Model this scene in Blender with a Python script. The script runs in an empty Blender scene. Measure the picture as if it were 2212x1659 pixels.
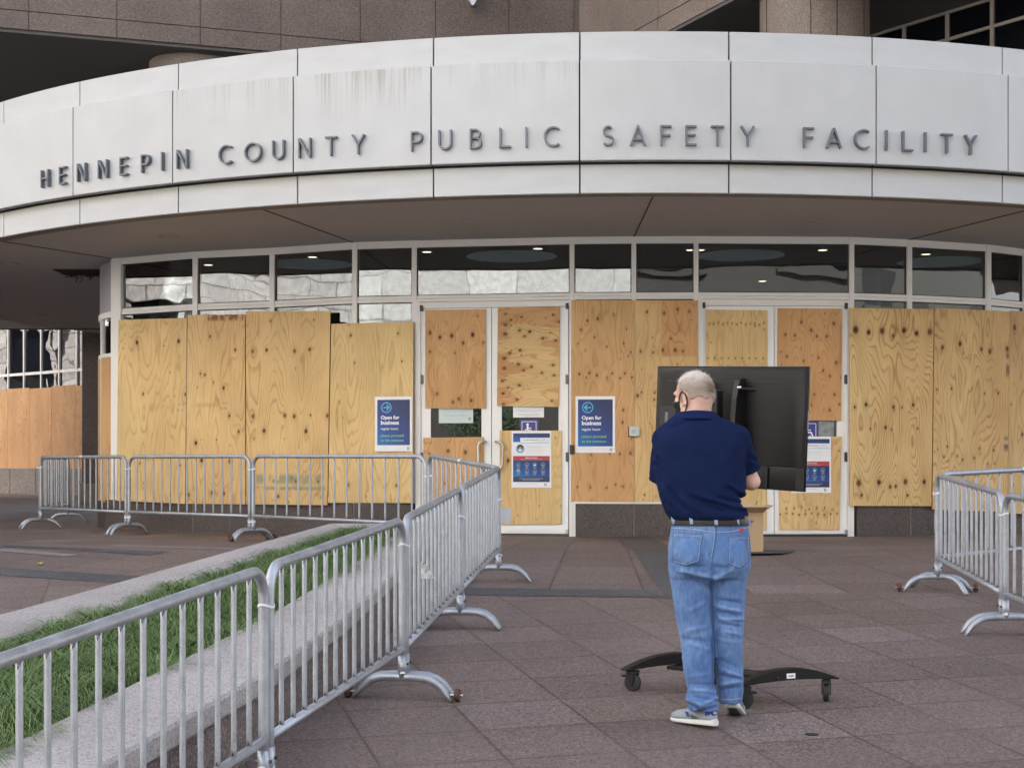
import bpy, bmesh, math, random
import numpy as np
from mathutils import Vector, Matrix, noise as mnoise
from mathutils.bvhtree import BVHTree
random.seed(7); RNG = np.random.RandomState(11)
R = math.radians
sc = bpy.context.scene
COL = sc.collection

# ------------------------------------------------------------------ camera
F, HX, HY, CZ = 3250.0, 1106.0, 1000.0, 0.90      # focal length and horizon on a 2212 px wide frame, camera height
cam = bpy.data.cameras.new('camera')
cam.sensor_width = 36.0
cam.lens = F / 2212.0 * 36.0
cam.shift_y = (HY - 829.5) / 2212.0
cam.clip_start, cam.clip_end = 0.1, 1000.0
camo = bpy.data.objects.new('camera', cam); COL.objects.link(camo)
camo.location = (0, 0, CZ); camo.rotation_euler = (R(90), 0, 0)
sc.camera = camo

# ------------------------------------------------------------------ sky, sun, exposure
SUN_EL, SUN_AZ = 42.0, 45.0                         # the sun stands behind the tower: the plaza is in its shade
world = bpy.data.worlds.new('World'); sc.world = world; world.use_nodes = True
wn = world.node_tree; wn.nodes.clear()
sky = wn.nodes.new('ShaderNodeTexSky'); sky.sky_type = 'NISHITA'; sky.sun_disc = False
sky.sun_elevation = R(SUN_EL); sky.sun_rotation = R(SUN_AZ)
sky.dust_density = 3.0; sky.air_density = 1.0; sky.ozone_density = 1.0
hsv = wn.nodes.new('ShaderNodeHueSaturation'); hsv.inputs['Saturation'].default_value = 0.8
bgn = wn.nodes.new('ShaderNodeBackground'); bgn.inputs['Strength'].default_value = 0.068
wo = wn.nodes.new('ShaderNodeOutputWorld')
wn.links.new(sky.outputs[0], hsv.inputs['Color']); wn.links.new(hsv.outputs[0], bgn.inputs[0]); wn.links.new(bgn.outputs[0], wo.inputs[0])
sl = bpy.data.lights.new('sun', 'SUN'); sl.energy = 5.0; sl.angle = R(0.5); sl.color = (1.0, 0.985, 0.965)
so = bpy.data.objects.new('sun', sl); COL.objects.link(so)
sd = Vector((math.sin(R(SUN_AZ)) * math.cos(R(SUN_EL)), math.cos(R(SUN_AZ)) * math.cos(R(SUN_EL)), math.sin(R(SUN_EL))))
so.rotation_euler = sd.to_track_quat('Z', 'Y').to_euler(); so.location = (30, 40, 90)
sc.view_settings.view_transform = 'Standard'; sc.view_settings.look = 'None'
sc.view_settings.exposure = 2.94; sc.view_settings.gamma = 1.0
sc.cycles.max_bounces = 8; sc.cycles.diffuse_bounces = 4; sc.cycles.glossy_bounces = 4
sc.cycles.sample_clamp_indirect = 6.0; sc.cycles.use_denoising = True

# ------------------------------------------------------------------ helpers
ORG = {}                                            # world origin of every thing
def tag(o, label=None, cat=None, group=None, kind=None):
    if label: o['label'] = label
    if cat: o['category'] = cat
    if group: o['group'] = group
    if kind: o['kind'] = kind
    return o
def thing(name, label, cat, loc=(0, 0, 0), group=None):
    o = bpy.data.objects.new(name, None); COL.objects.link(o); o.location = loc
    o.empty_display_size = 0.1
    ORG[o.name] = Vector(loc)
    return tag(o, label, cat, group)
class MB:
    def __init__(s): s.v = []; s.f = []; s.uv = None
    def add(s, vs, fs):
        b = len(s.v); s.v += [tuple(v) for v in vs]; s.f += [tuple(i + b for i in f) for f in fs]; return s
    def hexa(s, p):                                 # 8 corners: bottom ring 0-3, top ring 4-7
        return s.add(p, [(3, 2, 1, 0), (4, 5, 6, 7), (0, 1, 5, 4), (1, 2, 6, 5), (2, 3, 7, 6), (3, 0, 4, 7)])
    def box(s, a, b):
        x0, y0, z0 = a; x1, y1, z1 = b
        return s.hexa([(x0, y0, z0), (x1, y0, z0), (x1, y1, z0), (x0, y1, z0), (x0, y0, z1), (x1, y0, z1), (x1, y1, z1), (x0, y1, z1)])
    def obox(s, c, ux, uy, uz):                     # oriented box, half extents as vectors
        c, ux, uy, uz = map(Vector, (c, ux, uy, uz))
        return s.hexa([c - ux - uy - uz, c + ux - uy - uz, c + ux + uy - uz, c - ux + uy - uz, c - ux - uy + uz, c + ux - uy + uz, c + ux + uy + uz, c - ux + uy + uz])
    def prism(s, poly, z0, z1):
        n = len(poly)
        vs = [(x, y, z0) for x, y in poly] + [(x, y, z1) for x, y in poly]
        fs = [tuple(range(n))[::-1], tuple(range(n, 2 * n))] + [(i, (i + 1) % n, n + (i + 1) % n, n + i) for i in range(n)]
        return s.add(vs, fs)
    def loft(s, rings, cap=True, closed=True):
        n = len(rings[0]); vs = [p for r in rings for p in r]; fs = []
        for i in range(len(rings) - 1):
            for j in range(n if closed else n - 1):
                k = (j + 1) % n
                fs.append((i * n + j, i * n + k, (i + 1) * n + k, (i + 1) * n + j))
        if cap and closed:
            fs.append(tuple(range(n))[::-1]); fs.append(tuple((len(rings) - 1) * n + j for j in range(n)))
        return s.add(vs, fs)
    def tube(s, path, r, n=10, cap=True, flat=None):
        path = [Vector(p) for p in path]; m = len(path)
        rr = [r] * m if not isinstance(r, (list, tuple)) else r
        rings = []; up = None
        for i, p in enumerate(path):
            t = (path[min(i + 1, m - 1)] - path[max(i - 1, 0)]).normalized()
            if up is None:
                up = Vector((0, 0, 1)) if abs(t.z) < 0.9 else Vector((0, 1, 0))
            a = t.cross(up).normalized(); b = a.cross(t).normalized(); up = b
            rings.append([p + (a * math.cos(2 * math.pi * k / n) + b * math.sin(2 * math.pi * k / n)) * rr[i] for k in range(n)])
        return s.loft(rings, cap)
    def cyl(s, c0, c1, r, n=16): return s.tube([c0, c1], r, n)
    def sphere(s, c, r, n=12, m=8):
        c = Vector(c); r = r if isinstance(r, (tuple, list)) else (r, r, r)
        rings = []
        for i in range(m + 1):
            a = math.pi * (i / m) - math.pi / 2; a = max(min(a, math.pi / 2 - .02), -math.pi / 2 + .02)
            rings.append([c + Vector((r[0] * math.cos(a) * math.cos(2 * math.pi * k / n), r[1] * math.cos(a) * math.sin(2 * math.pi * k / n), r[2] * math.sin(a))) for k in range(n)])
        return s.loft(rings)
    def mesh(s, name, off=(0, 0, 0)):
        me = bpy.data.meshes.new(name)
        o = Vector(off)
        me.from_pydata([tuple(Vector(v) - o) for v in s.v], [], s.f); me.update()
        bm = bmesh.new(); bm.from_mesh(me); bmesh.ops.recalc_face_normals(bm, faces=bm.faces); bm.to_mesh(me); bm.free()
        return me
    def build(s, name, m, parent=None, smooth=False, bevel=0, auto=None):
        off = ORG[parent.name] if parent is not None else Vector((0, 0, 0))
        return link(name, s.mesh(name, off), m, parent, smooth, bevel, auto)
def link(name, me, m, parent=None, smooth=False, bevel=0, auto=None):
    o = bpy.data.objects.new(name, me); COL.objects.link(o)
    if parent is not None:
        o.parent = parent; ORG[o.name] = ORG[parent.name]
    else: ORG[o.name] = Vector((0, 0, 0))
    if m is not None: me.materials.clear(); me.materials.append(m)
    if smooth:
        me.polygons.foreach_set('use_smooth', [True] * len(me.polygons))
        if auto:
            bm = bmesh.new(); bm.from_mesh(me)
            for e in bm.edges:
                if len(e.link_faces) == 2 and e.calc_face_angle(0) > R(auto): e.smooth = False
            bm.to_mesh(me); bm.free()
    if bevel:
        b = o.modifiers.new('bevel', 'BEVEL'); b.width = bevel; b.segments = 2; b.limit_method = 'ANGLE'; b.angle_limit = R(40)
    return o
def struct(o): o['kind'] = 'structure'; return o

# ---- places: a picture column or point gives a direction, the place itself comes from the wall, ground or distance it lies on
def zg(Y): return 0.0 if Y >= 15.6 else (-0.058 * (15.6 - Y) if Y > -8 else -0.058 * 23.6)
def at(x, y, Y): return Vector(((x - HX) * Y / F, Y, CZ + (HY - y) * Y / F))
def on_ground(x, y):
    Y = CZ * F / (y - HY)
    if Y < 15.6: Y = (CZ + .058 * 15.6) * F / (y - HY + .058 * F)
    return Vector(((x - HX) * Y / F, Y, zg(Y)))
WALL = [(248, 20.45), (424, 19.77), (590, 19.43), (768, 18.94), (896, 18.80), (1236, 18.50), (1369, 18.45), (1503, 18.43), (1838, 18.50), (1962, 18.72), (2132, 19.14), (2212, 19.56), (2350, 20.3), (2480, 21.2), (2600, 22.3)]
WXY = [((x - HX) * Y / F, Y) for x, Y in WALL]
def wall_at(x, off=0.0):
    """point of the shop-front line seen in column x, off metres in front of it, and the outward normal"""
    t = (x - HX) / F
    for (a, b), (xa, xb) in zip(zip(WXY, WXY[1:]), zip([w[0] for w in WALL], [w[0] for w in WALL][1:])):
        if x <= xb or xb == WALL[-1][0]:
            dx, dy = b[0] - a[0], b[1] - a[1]; L = math.hypot(dx, dy); n = (dy / L, -dx / L)
            ax, ay = a[0] + n[0] * off, a[1] + n[1] * off
            # ray (t*Y, Y):  (t*Y-ax)*dy - (Y-ay)*dx = 0
            Y = (ax * dy - ay * dx) / (t * dy - dx)
            return Vector((t * Y, Y, 0)), Vector((n[0], n[1], 0))
def wz(x, y, off=0.0): return CZ + (HY - y) * wall_at(x, off)[0].y / F
def wbox(mb, x0, x1, z0, z1, o0, o1):
    """box on the shop-front between picture columns, o0..o1 metres in front of the glass line"""
    a, n = wall_at(x0 + .01); b, _ = wall_at(x1 - .01)
    u = (b - a).normalized(); n = Vector((u.y, -u.x, 0))
    zz = lambda p, o, z: Vector((p.x + n.x * o, p.y + n.y * o, z))
    mb.hexa([zz(a, o1, z0), zz(b, o1, z0), zz(b, o0, z0), zz(a, o0, z0), zz(a, o1, z1), zz(b, o1, z1), zz(b, o0, z1), zz(a, o0, z1)])
    return mb

# ---- 2-D value noise for wood figure etc.
_LAT = np.random.RandomState(5).rand(128, 128)
def vn(x, y, seed=0):
    x = np.asarray(x) + seed * 17.31; y = np.asarray(y) + seed * 7.77
    xi = np.floor(x).astype(int); yi = np.floor(y).astype(int); fx = x - xi; fy = y - yi
    fx = fx * fx * (3 - 2 * fx); fy = fy * fy * (3 - 2 * fy)
    g = lambda i, j: _LAT[i % 128, j % 128]
    return (g(xi, yi) * (1 - fx) + g(xi + 1, yi) * fx) * (1 - fy) + (g(xi, yi + 1) * (1 - fx) + g(xi + 1, yi + 1) * fx) * fy
def fbm(x, y, seed=0, o=3): return sum(vn(x * 2 ** i, y * 2 ** i, seed + i) / 2 ** i for i in range(o)) / (2 - 2 ** (1 - o))

# ------------------------------------------------------------------ materials
class NT:
    def __init__(s, name):
        s.m = bpy.data.materials.new(name); s.m.use_nodes = True; s.t = s.m.node_tree; s.t.nodes.clear()
        s.out = s.t.nodes.new('ShaderNodeOutputMaterial')
    def n(s, typ, props=None, **inp):
        nd = s.t.nodes.new(typ)
        for k, v in (props or {}).items(): setattr(nd, k, v)
        for k, v in inp.items():
            k = k.replace('_', ' ')
            sock = nd.inputs[int(k[1:])] if k[0] == 'i' and k[1:].isdigit() else nd.inputs[k]
            if hasattr(v, 'links'): s.t.links.new(v, sock)
            else: sock.default_value = v
        return nd
    def math(s, op, a, b=0.0, clamp=False):
        return s.n('ShaderNodeMath', {'operation': op, 'use_clamp': clamp}, i0=a, i1=b).outputs[0]
    def ramp(s, fac, stops, interp='LINEAR'):
        nd = s.t.nodes.new('ShaderNodeValToRGB'); cr = nd.color_ramp; cr.interpolation = interp
        while len(cr.elements) < len(stops): cr.elements.new(0.5)
        for e, (p, c) in zip(cr.elements, stops):
            e.position = p; e.color = (*c, 1) if len(c) == 3 else c
        s.t.links.new(fac, nd.inputs[0]); return nd.outputs[0]
    def mix(s, f, a, b, mode='MIX'):
        nd = s.t.nodes.new('ShaderNodeMix'); nd.data_type = 'RGBA'; nd.blend_type = mode
        for k, v in ((0, f), (6, a), (7, b)):
            if hasattr(v, 'links'): s.t.links.new(v, nd.inputs[k])
            else: nd.inputs[k].default_value = v if not isinstance(v, tuple) or len(v) == 4 else (*v, 1)
        return nd.outputs[2]
    def coord(s, kind='Object'): return s.n('ShaderNodeTexCoord').outputs[kind]
    def mapping(s, vec, scale=(1, 1, 1), rot=(0, 0, 0), loc=(0, 0, 0)):
        return s.n('ShaderNodeMapping', None, Vector=vec, Scale=scale, Rotation=rot, Location=loc).outputs[0]
    def noise(s, vec, scale, detail=2.0, rough=0.5, out='Fac'):
        return s.n('ShaderNodeTexNoise', None, Vector=vec, Scale=scale, Detail=detail, Roughness=rough).outputs[out]
    def bump(s, h, strength=0.3, dist=0.01):
        return s.n('ShaderNodeBump', None, Height=h, Strength=strength, Distance=dist).outputs[0]
    def bsdf(s, color, rough=0.5, metal=0.0, normal=None, spec=0.5, **kw):
        b = s.t.nodes.new('ShaderNodeBsdfPrincipled')
        for k, v in (('Base Color', color), ('Roughness', rough), ('Metallic', metal), ('Specular IOR Level', spec)):
            if hasattr(v, 'links'): s.t.links.new(v, b.inputs[k])
            else: b.inputs[k].default_value = (*v, 1) if isinstance(v, tuple) and len(v) == 3 else v
        if normal is not None: s.t.links.new(normal, b.inputs['Normal'])
        for k, v in kw.items(): b.inputs[k.replace('_', ' ')].default_value = v
        s.t.links.new(b.outputs[0], s.out.inputs[0]); return s.m
def mat_plain(name, c, rough=0.5, metal=0.0, var=0.12, scale=8.0, spec=0.5, bump=0.0):
    t = NT(name); co = t.coord()
    n = t.noise(co, scale, 4)
    n2 = t.noise(co, scale * 9, 2)
    f = t.math('ADD', t.math('MULTIPLY', n, .65), t.math('MULTIPLY', n2, .35))
    col = t.ramp(f, [(0.25, tuple(max(0, x * (1 - var)) for x in c)), (0.75, tuple(min(1, x * (1 + var)) for x in c))])
    nm = t.bump(n2, bump, 0.004) if bump else None
    return t.bsdf(col, rough, metal, nm, spec)
def mat_granite(name, stops, scale=95, rough=0.55, big=0.25, joints=None, spec=0.4):
    t = NT(name); co = t.coord()
    vo = t.n('ShaderNodeTexVoronoi', None, Vector=co, Scale=scale).outputs['Color']
    sep = t.n('ShaderNodeSeparateColor', None, Color=vo).outputs[0]
    col = t.ramp(sep, stops)
    b = t.noise(co, 0.9, 4)
    col = t.mix(1.0, col, t.ramp(b, [(0.3, (1 - big,) * 3), (0.7, (1 + big * .3,) * 3)]), 'MULTIPLY')
    return t.bsdf(col, rough, 0, t.bump(sep, 0.12, 0.002), spec)

M = {}
M['fascia_plain'] = mat_plain('white_panel', (.74, .74, .72), .35, 0, .03, 2)
M['white_metal'] = mat_plain('white_painted_aluminium', (.74, .725, .69), .4, 0, .05, 5)
M['door_white'] = mat_plain('white_door_paint', (.80, .80, .785), .38, 0, .04, 4)
M['soffit'] = mat_plain('grey_soffit_panel', (.385, .38, .38), .6, 0, .05, 1.2)
M['dark'] = mat_plain('dark_gap', (.02, .02, .02), .7)
M['black'] = mat_plain('black_plastic', (.010, .010, .011), .4, 0, .2, 20)
M['rubber'] = mat_plain('black_rubber', (.02, .02, .021), .7, 0, .2, 30)
M['brass_dark'] = mat_plain('dark_hinge_metal', (.10, .095, .09), .35, .8)
M['steel'] = mat_plain('brushed_steel', (.55, .54, .52), .28, 1.0, .08, 30)
M['granite'] = mat_granite('brown_granite_cladding', [(0, (.09, .069, .059)), (.35, (.138, .107, .093)), (.75, (.178, .14, .121)), (1, (.235, .19, .166))], 95)
M['granite_tan'] = mat_granite('tan_granite_cladding', [(0, (.14, .11, .09)), (.4, (.21, .17, .145)), (1, (.29, .24, .20))], 95)
M['granite_base'] = mat_granite('dark_granite_base', [(0, (.045, .036, .033)), (.4, (.075, .06, .054)), (1, (.125, .10, .09))], 110)
M['granite_coping'] = mat_granite('pale_granite_coping', [(0, (.195, .18, .178)), (.3, (.34, .316, .31)), (1, (.46, .433, .425))], 140, .6)
M['granite_wall'] = mat_granite('brown_planter_granite', [(0, (.06, .045, .043)), (.4, (.135, .105, .1)), (1, (.27, .22, .21))], 110, .55)
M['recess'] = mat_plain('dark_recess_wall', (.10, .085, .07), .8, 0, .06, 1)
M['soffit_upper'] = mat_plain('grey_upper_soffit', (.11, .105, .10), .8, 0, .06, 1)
M['interior'] = mat_plain('lobby_wall', (.10, .10, .095), .7, 0, .1, 1)
M['lobby_ceiling'] = mat_plain('lobby_ceiling', (.10, .10, .10), .8, 0, .06, 1)
M['lobby_disc'] = mat_plain('lobby_dome', (.42, .5, .55), .6, 0, .03, 1)
M['paper'] = mat_plain('white_poster_paper', (.76, .76, .77), .5, 0, .02, 3)
M['navy_print'] = None
M['cardboard'] = mat_plain('brown_cardboard', (.42, .29, .17), .8, 0, .08, 10)
M['glass_frame'] = mat_plain('cream_window_frame', (.42, .37, .31), .45, 0, .05, 5)
def mat_emit(name, c, s):
    t = NT(name); e = t.n('ShaderNodeEmission', None, Color=(*c, 1), Strength=s); t.t.links.new(e.outputs[0], t.out.inputs[0]); return t.m
M['lobby_glow'] = mat_emit('dome_painted_glow', (.66, .76, .84), .016)  # glow put into the material in place of light falling on the domes
M['lamp'] = mat_emit('lit_downlight', (1, .86, .62), .8)
def mat_glass(name, refl, tint=(.55, .6, .6), wav=.25, trans=1.0):
    t = NT(name); co = t.coord()
    w = t.noise(co, 1.1, 1.5)
    nm = t.bump(w, wav, .05)
    g = t.n('ShaderNodeBsdfGlossy', None, Roughness=0.0, Normal=nm, Color=(1, 1, 1, 1))
    if trans > 0: d = t.n('ShaderNodeBsdfTransparent', None, Color=(*tint, 1))
    else: d = t.n('ShaderNodeBsdfDiffuse', None, Color=(.006, .007, .01, 1))
    fr = t.n('ShaderNodeFresnel', None, IOR=1.5).outputs[0]
    f = t.math('ADD', fr, refl, True)
    mx = t.n('ShaderNodeMixShader', None, Fac=f)
    t.t.links.new(d.outputs[0], mx.inputs[1]); t.t.links.new(g.outputs[0], mx.inputs[2]); t.t.links.new(mx.outputs[0], t.out.inputs[0])
    return t.m
M['glass'] = mat_glass('clerestory_glass', .06, wav=.075)
M['glass_dark'] = mat_glass('dark_tinted_glass', .0, wav=.03, trans=0)
M['glass_mirror'] = mat_glass('reflective_tinted_glass', .05, wav=.14, trans=0)
def mat_galv():
    t = NT('galvanised_steel'); co = t.coord()
    n = t.noise(co, 11, 6, .68); s = t.noise(co, 160, 2)
    f = t.math('ADD', t.math('MULTIPLY', n, .7), t.math('MULTIPLY', s, .3))
    col = t.ramp(f, [(.3, (.29, .31, .34)), (.55, (.425, .452, .49)), (.75, (.53, .56, .60))])
    gr = t.n('ShaderNodeMapRange', None, Value=t.noise(co, 5.5, 5, .7), i1=.60, i2=.74).outputs[0]
    col = t.mix(t.math('MULTIPLY', gr, .55), col, (.19, .175, .155, 1))
    rg = t.ramp(n, [(.3, (.42,) * 3), (.7, (.6,) * 3)])
    return t.bsdf(col, rg, .72, t.bump(s, .12, .002), .5)
M['galv'] = mat_galv()
M['zip'] = mat_plain('white_nylon', (.75, .76, .78), .4, 0, .02)
M['wheel_brown'] = mat_plain('brown_plastic_wheel', (.085, .036, .025), .45, 0, .2, 40)
# ------------------------------------------------------------------ plaza ground and paving
CC = (1.5475, 27.07)                                # centre of the round canopy and of the ring paving
def mat_paving():
    t = NT('brown_granite_paving'); co = t.coord()
    sp = t.n('ShaderNodeSeparateXYZ', None, Vector=co)
    # straight field: 0.6 m slabs turned 14.3 degrees
    rv = t.mapping(co, rot=(0, 0, R(-14.3)), loc=(0, 0, 0))
    rs = t.n('ShaderNodeSeparateXYZ', None, Vector=rv)
    ax = t.math('ADD', t.math('DIVIDE', rs.outputs[0], .60), 500.12); ay = t.math('ADD', t.math('DIVIDE', rs.outputs[1], .60), 500.55)
    # ring field round the canopy
    dx = t.math('SUBTRACT', sp.outputs[0], CC[0]); dy = t.math('SUBTRACT', sp.outputs[1], CC[1])
    rad = t.math('SQRT', t.math('ADD', t.math('MULTIPLY', dx, dx), t.math('MULTIPLY', dy, dy)))
    ang = t.math('ARCTAN2', dx, dy)
    bx = t.math('ADD', t.math('MULTIPLY', ang, 18.0), 500.0); by = t.math('ADD', t.math('DIVIDE', rad, .62), 500.3)
    ring = t.math('LESS_THAN', rad, 14.6)
    u = t.math('ADD', ax, t.math('MULTIPLY', ring, t.math('SUBTRACT', bx, ax)))
    v = t.math('ADD', ay, t.math('MULTIPLY', ring, t.math('SUBTRACT', by, ay)))
    wob = t.math('MULTIPLY', t.math('SUBTRACT', t.noise(co, 30, 2), .5), .012)
    def line(x, w):
        fr = t.math('FRACT', t.math('ADD', x, wob)); d = t.math('MINIMUM', fr, t.math('SUBTRACT', 1.0, fr))
        return t.n('ShaderNodeMapRange', {'interpolation_type': 'SMOOTHSTEP'}, Value=d, i1=w * .35, i2=w, i3=1.0, i4=0.0).outputs[0]
    j = t.math('MAXIMUM', line(u, .017), line(v, .019))
    broken = t.n('ShaderNodeMapRange', None, Value=t.noise(co, 1.7, 3), i1=.38, i2=.62, i3=.5, i4=1.0).outputs[0]
    j = t.math('MULTIPLY', j, broken)
    halo = t.math('MULTIPLY', t.math('MAXIMUM', line(u, .06), line(v, .06)), .12)
    cell = t.n('ShaderNodeCombineXYZ', None, X=t.math('FLOOR', u), Y=t.math('FLOOR', v), Z=ring).outputs[0]
    rnd = t.n('ShaderNodeTexWhiteNoise', {'noise_dimensions': '3D'}, Vector=cell).outputs['Value']
    vo = t.n('ShaderNodeTexVoronoi', None, Vector=co, Scale=105.0).outputs['Color']
    s = t.n('ShaderNodeSeparateColor', None, Color=vo).outputs[0]
    fine = t.noise(co, 220, 1)
    s2 = t.math('ADD', t.math('MULTIPLY', s, .75), t.math('MULTIPLY', fine, .25))
    col = t.ramp(s2, [(.06, (.056, .045, .042)), (.3, (.129, .099, .090)), (.6, (.176, .137, .124)), (.85, (.232, .185, .168)), (.97, (.36, .31, .285))])
    tone = t.ramp(rnd, [(0, (.84, .82, .81)), (.5, (.97, .96, .95)), (.9, (1.03, 1.02, 1.01)), (.965, (1.04, 1.03, 1.02)), (.975, (1.16, 1.18, 1.22))])
    col = t.mix(1.0, col, tone, 'MULTIPLY')
    dirt = t.ramp(t.noise(co, .55, 5, .6), [(.3, (.86, .84, .82)), (.65, (1.05, 1.05, 1.05))])
    col = t.mix(1.0, col, dirt, 'MULTIPLY')
    spv = t.n('ShaderNodeTexVoronoi', {'voronoi_dimensions': '2D'}, Vector=co, Scale=1.5); spots = t.math('ADD', spv.outputs['Distance'], t.math('MULTIPLY', t.math('LESS_THAN', t.n('ShaderNodeSeparateColor', None, Color=spv.outputs['Color']).outputs[0], .62), 1.0)); spots = t.math('ADD', spots, t.math('MULTIPLY', t.math('SUBTRACT', t.noise(co, 40, 2), .5), .03))
    spot = t.n('ShaderNodeMapRange', None, Value=spots, i1=.028, i2=.045, i3=.65, i4=0.0).outputs[0]
    col = t.mix(spot, col, (.06, .055, .055))
    col = t.mix(halo, col, (.09, .065, .052))
    col = t.mix(t.math('MULTIPLY', j, .68), col, (.05, .027, .019))
    h = t.math('SUBTRACT', t.math('MULTIPLY', s, .15), j)
    return t.bsdf(col, .62, 0, t.bump(h, .35, .004), .35)
M['paving'] = mat_paving()
M['band'] = mat_granite('dark_grey_granite_band', [(0, (.035, .037, .04)), (.5, (.07, .073, .077)), (1, (.135, .137, .143))], 105, .6)

mb = MB()
ys = [-70, -8] + [-8 + i * 1.18 for i in range(1, 20)] + [15.6, 15.9, 20, 30, 60, 110]
ys = sorted(set(round(y, 3) for y in ys)); xs = [-90, -30, -10, -5, 0, 5, 10, 30, 90]
vs = [(x, y, zg(y)) for y in ys for x in xs]; nx = len(xs)
mb.add(vs, [(i * nx + j, i * nx + j + 1, (i + 1) * nx + j + 1, (i + 1) * nx + j) for i in range(len(ys) - 1) for j in range(nx - 1)])
struct(mb.build('plaza', M['paving']))
def sheet(name, rows, m, dz=.004):
    """a strip of paving lying on the plaza: rows of points across the strip"""
    mb = MB(); n = len(rows[0])
    mb.add([(x, y, zg(y) + dz) for r in rows for x, y in r], [(i * n + j, i * n + j + 1, (i + 1) * n + j + 1, (i + 1) * n + j) for i in range(len(rows) - 1) for j in range(n - 1)])
    return struct(mb.build(name, m))
def ring_pts(r, a): return (CC[0] + r * math.sin(a), CC[1] - r * math.cos(a))
sheet('paving_band', [[ring_pts(14.38 + k * .11, R(a)) for k in range(5)] for a in np.linspace(-75, -1.3, 90)], M['band'])
sheet('paving_band', [[(1.245 + k * .15, y) for k in range(4)] for y in np.linspace(12.2, 18.3, 40)], M['band'], .0055)
sheet('paving_band', [[ring_pts(12.72 + k * .1, R(a)) for k in range(4)] for a in np.linspace(-60, -23.5, 40)], M['band'])
sheet('paving_band', [[ring_pts(12.9 + k * .1, R(a)) for k in range(4)] for a in np.linspace(17, 60, 40)], M['band'])
M['pale_slab'] = mat_granite('pale_granite_slab', [(0, (.13, .105, .105)), (.5, (.235, .20, .195)), (1, (.35, .31, .3))], 105, .6)
sheet('paving_band', [[ring_pts(13.28 + k * .06, R(a)) for k in range(4)] for a in np.linspace(-60, -26.5, 40)], M['pale_slab'])
sheet('paving_band', [[ring_pts(12.05 + k * .08, R(a)) for k in range(4)] for a in np.linspace(-29, -21, 12)], M['pale_slab'])

# ------------------------------------------------------------------ granite planter with ornamental grass
PH = .38
fo = [(-1.80, 3.6), (-1.62, 4.6), (-1.49, 5.58), (-1.17, 7.3), (-.977, 8.95), (-.84, 11.0), (-.74, 13.0), (-.70, 14.5)]
fi = [(-2.29, 3.6), (-2.12, 4.6), (-1.96, 5.72), (-1.66, 7.6), (-1.44, 9.1), (-1.25, 11.0), (-1.12, 12.6), (-1.08, 14.0)]
bo = [(-4.9, 3.6), (-4.35, 5.2), (-3.55, 7.6), (-3.06, 9.0), (-2.72, 10.4), (-2.40, 11.8), (-2.05, 13.3), (-1.76, 14.5)]
bi = [(-4.3, 3.6), (-3.8, 5.2), (-2.93, 7.6), (-2.55, 8.8), (-2.30, 10.2), (-2.0, 11.7), (-1.72, 13.0), (-1.55, 14.0)]
def coping(mb, o, i):
    """stone coping with a small bevel, 9 cm thick, following the slope"""
    rows = []
    for (xo, yo), (xi, yi) in zip(o, i):
        d = Vector((xi - xo, yi - yo)).normalized() * .015; zo, zi = zg(yo) + PH, zg(yi) + PH
        rows.append([(xo, yo, zo - .09), (xo, yo, zo - .015), (xo + d.x, yo + d.y, zo), (xi - d.x, yi - d.y, zi), (xi, yi, zi - .015), (xi, yi, zi - .09)])
    mb.loft(rows)
pl = thing('granite_planter', 'long tapering granite planter with pale coping and green grass behind the steel barriers', 'planter', (-1.5, 9, zg(9)))
mb = MB(); coping(mb, fo, fi); mb.build('front_coping', M['granite_coping'], pl)
mb = MB(); coping(mb, bo, bi); mb.build('back_coping', M['granite_coping'], pl)
mb = MB(); ty = lambda p: zg(p[1]) + PH
a, b, c, d = fo[-1], (-1.74, 14.503), (-1.56, 14.02), (-1.085, 14.02)
mb.hexa([(p[0], p[1] + .003, ty(p) - .088) for p in (a, b, c, d)] + [(p[0], p[1] + .003, ty(p) + .002) for p in (a, b, c, d)]); mb.build('end_coping', M['granite_coping'], pl)
ins = lambda o, i, f: [(p[0] + (q[0] - p[0]) * f, p[1] + (q[1] - p[1]) * f) for p, q in zip(o, i)]
mb = MB()
for o, i in ((fo, fi), (bo, bi)):
    w0, w1 = ins(o, i, .05), ins(o, i, .85)
    mb.loft([[(p[0], p[1], zg(p[1]) - .1), (p[0], p[1], zg(p[1]) + PH - .105), (q[0], q[1], zg(q[1]) + PH - .105), (q[0], q[1], zg(q[1]) - .1)] for p, q in zip(w0, w1)])
p0, p1 = fo[-1], bo[-1]; e = zg(14.4)
mb.hexa([(p0[0] - .02, 14.47, e - .1), (p1[0] + .02, 14.47, e - .1), (p1[0] + .1, 14.1, e - .1), (p0[0] - .1, 14.1, e - .1), (p0[0] - .02, 14.47, e + PH - .105), (p1[0] + .02, 14.47, e + PH - .105), (p1[0] + .1, 14.1, e + PH - .105), (p0[0] - .1, 14.1, e + PH - .105)])
mb.build('wall', M['granite_wall'], pl)
mb = MB()
for o, i in ((fo, fi), (bo, bi)):
    w0, w1 = ins(o, i, .03), ins(o, i, .6)
    mb.loft([[(p[0], p[1], zg(p[1]) + PH - .104), (p[0], p[1], zg(p[1]) + PH - .091), (q[0], q[1], zg(q[1]) + PH - .091), (q[0], q[1], zg(q[1]) + PH - .104)] for p, q in zip(w0, w1)])
mb.build('mortar_joint', mat_plain('grey_mortar', (.30, .30, .29), .8), pl)
M['soil'] = mat_plain('dark_soil', (.03, .024, .018), .95, 0, .3, 20)
mb = MB(); n = len(fi)
mb.add([(x, y, zg(y) + PH - .11) for x, y in fi] + [(x, y, zg(y) + PH - .11) for x, y in bi], [(i, i + 1, n + i + 1, n + i) for i in range(n - 1)])
mb.build('soil', M['soil'], pl)
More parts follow.
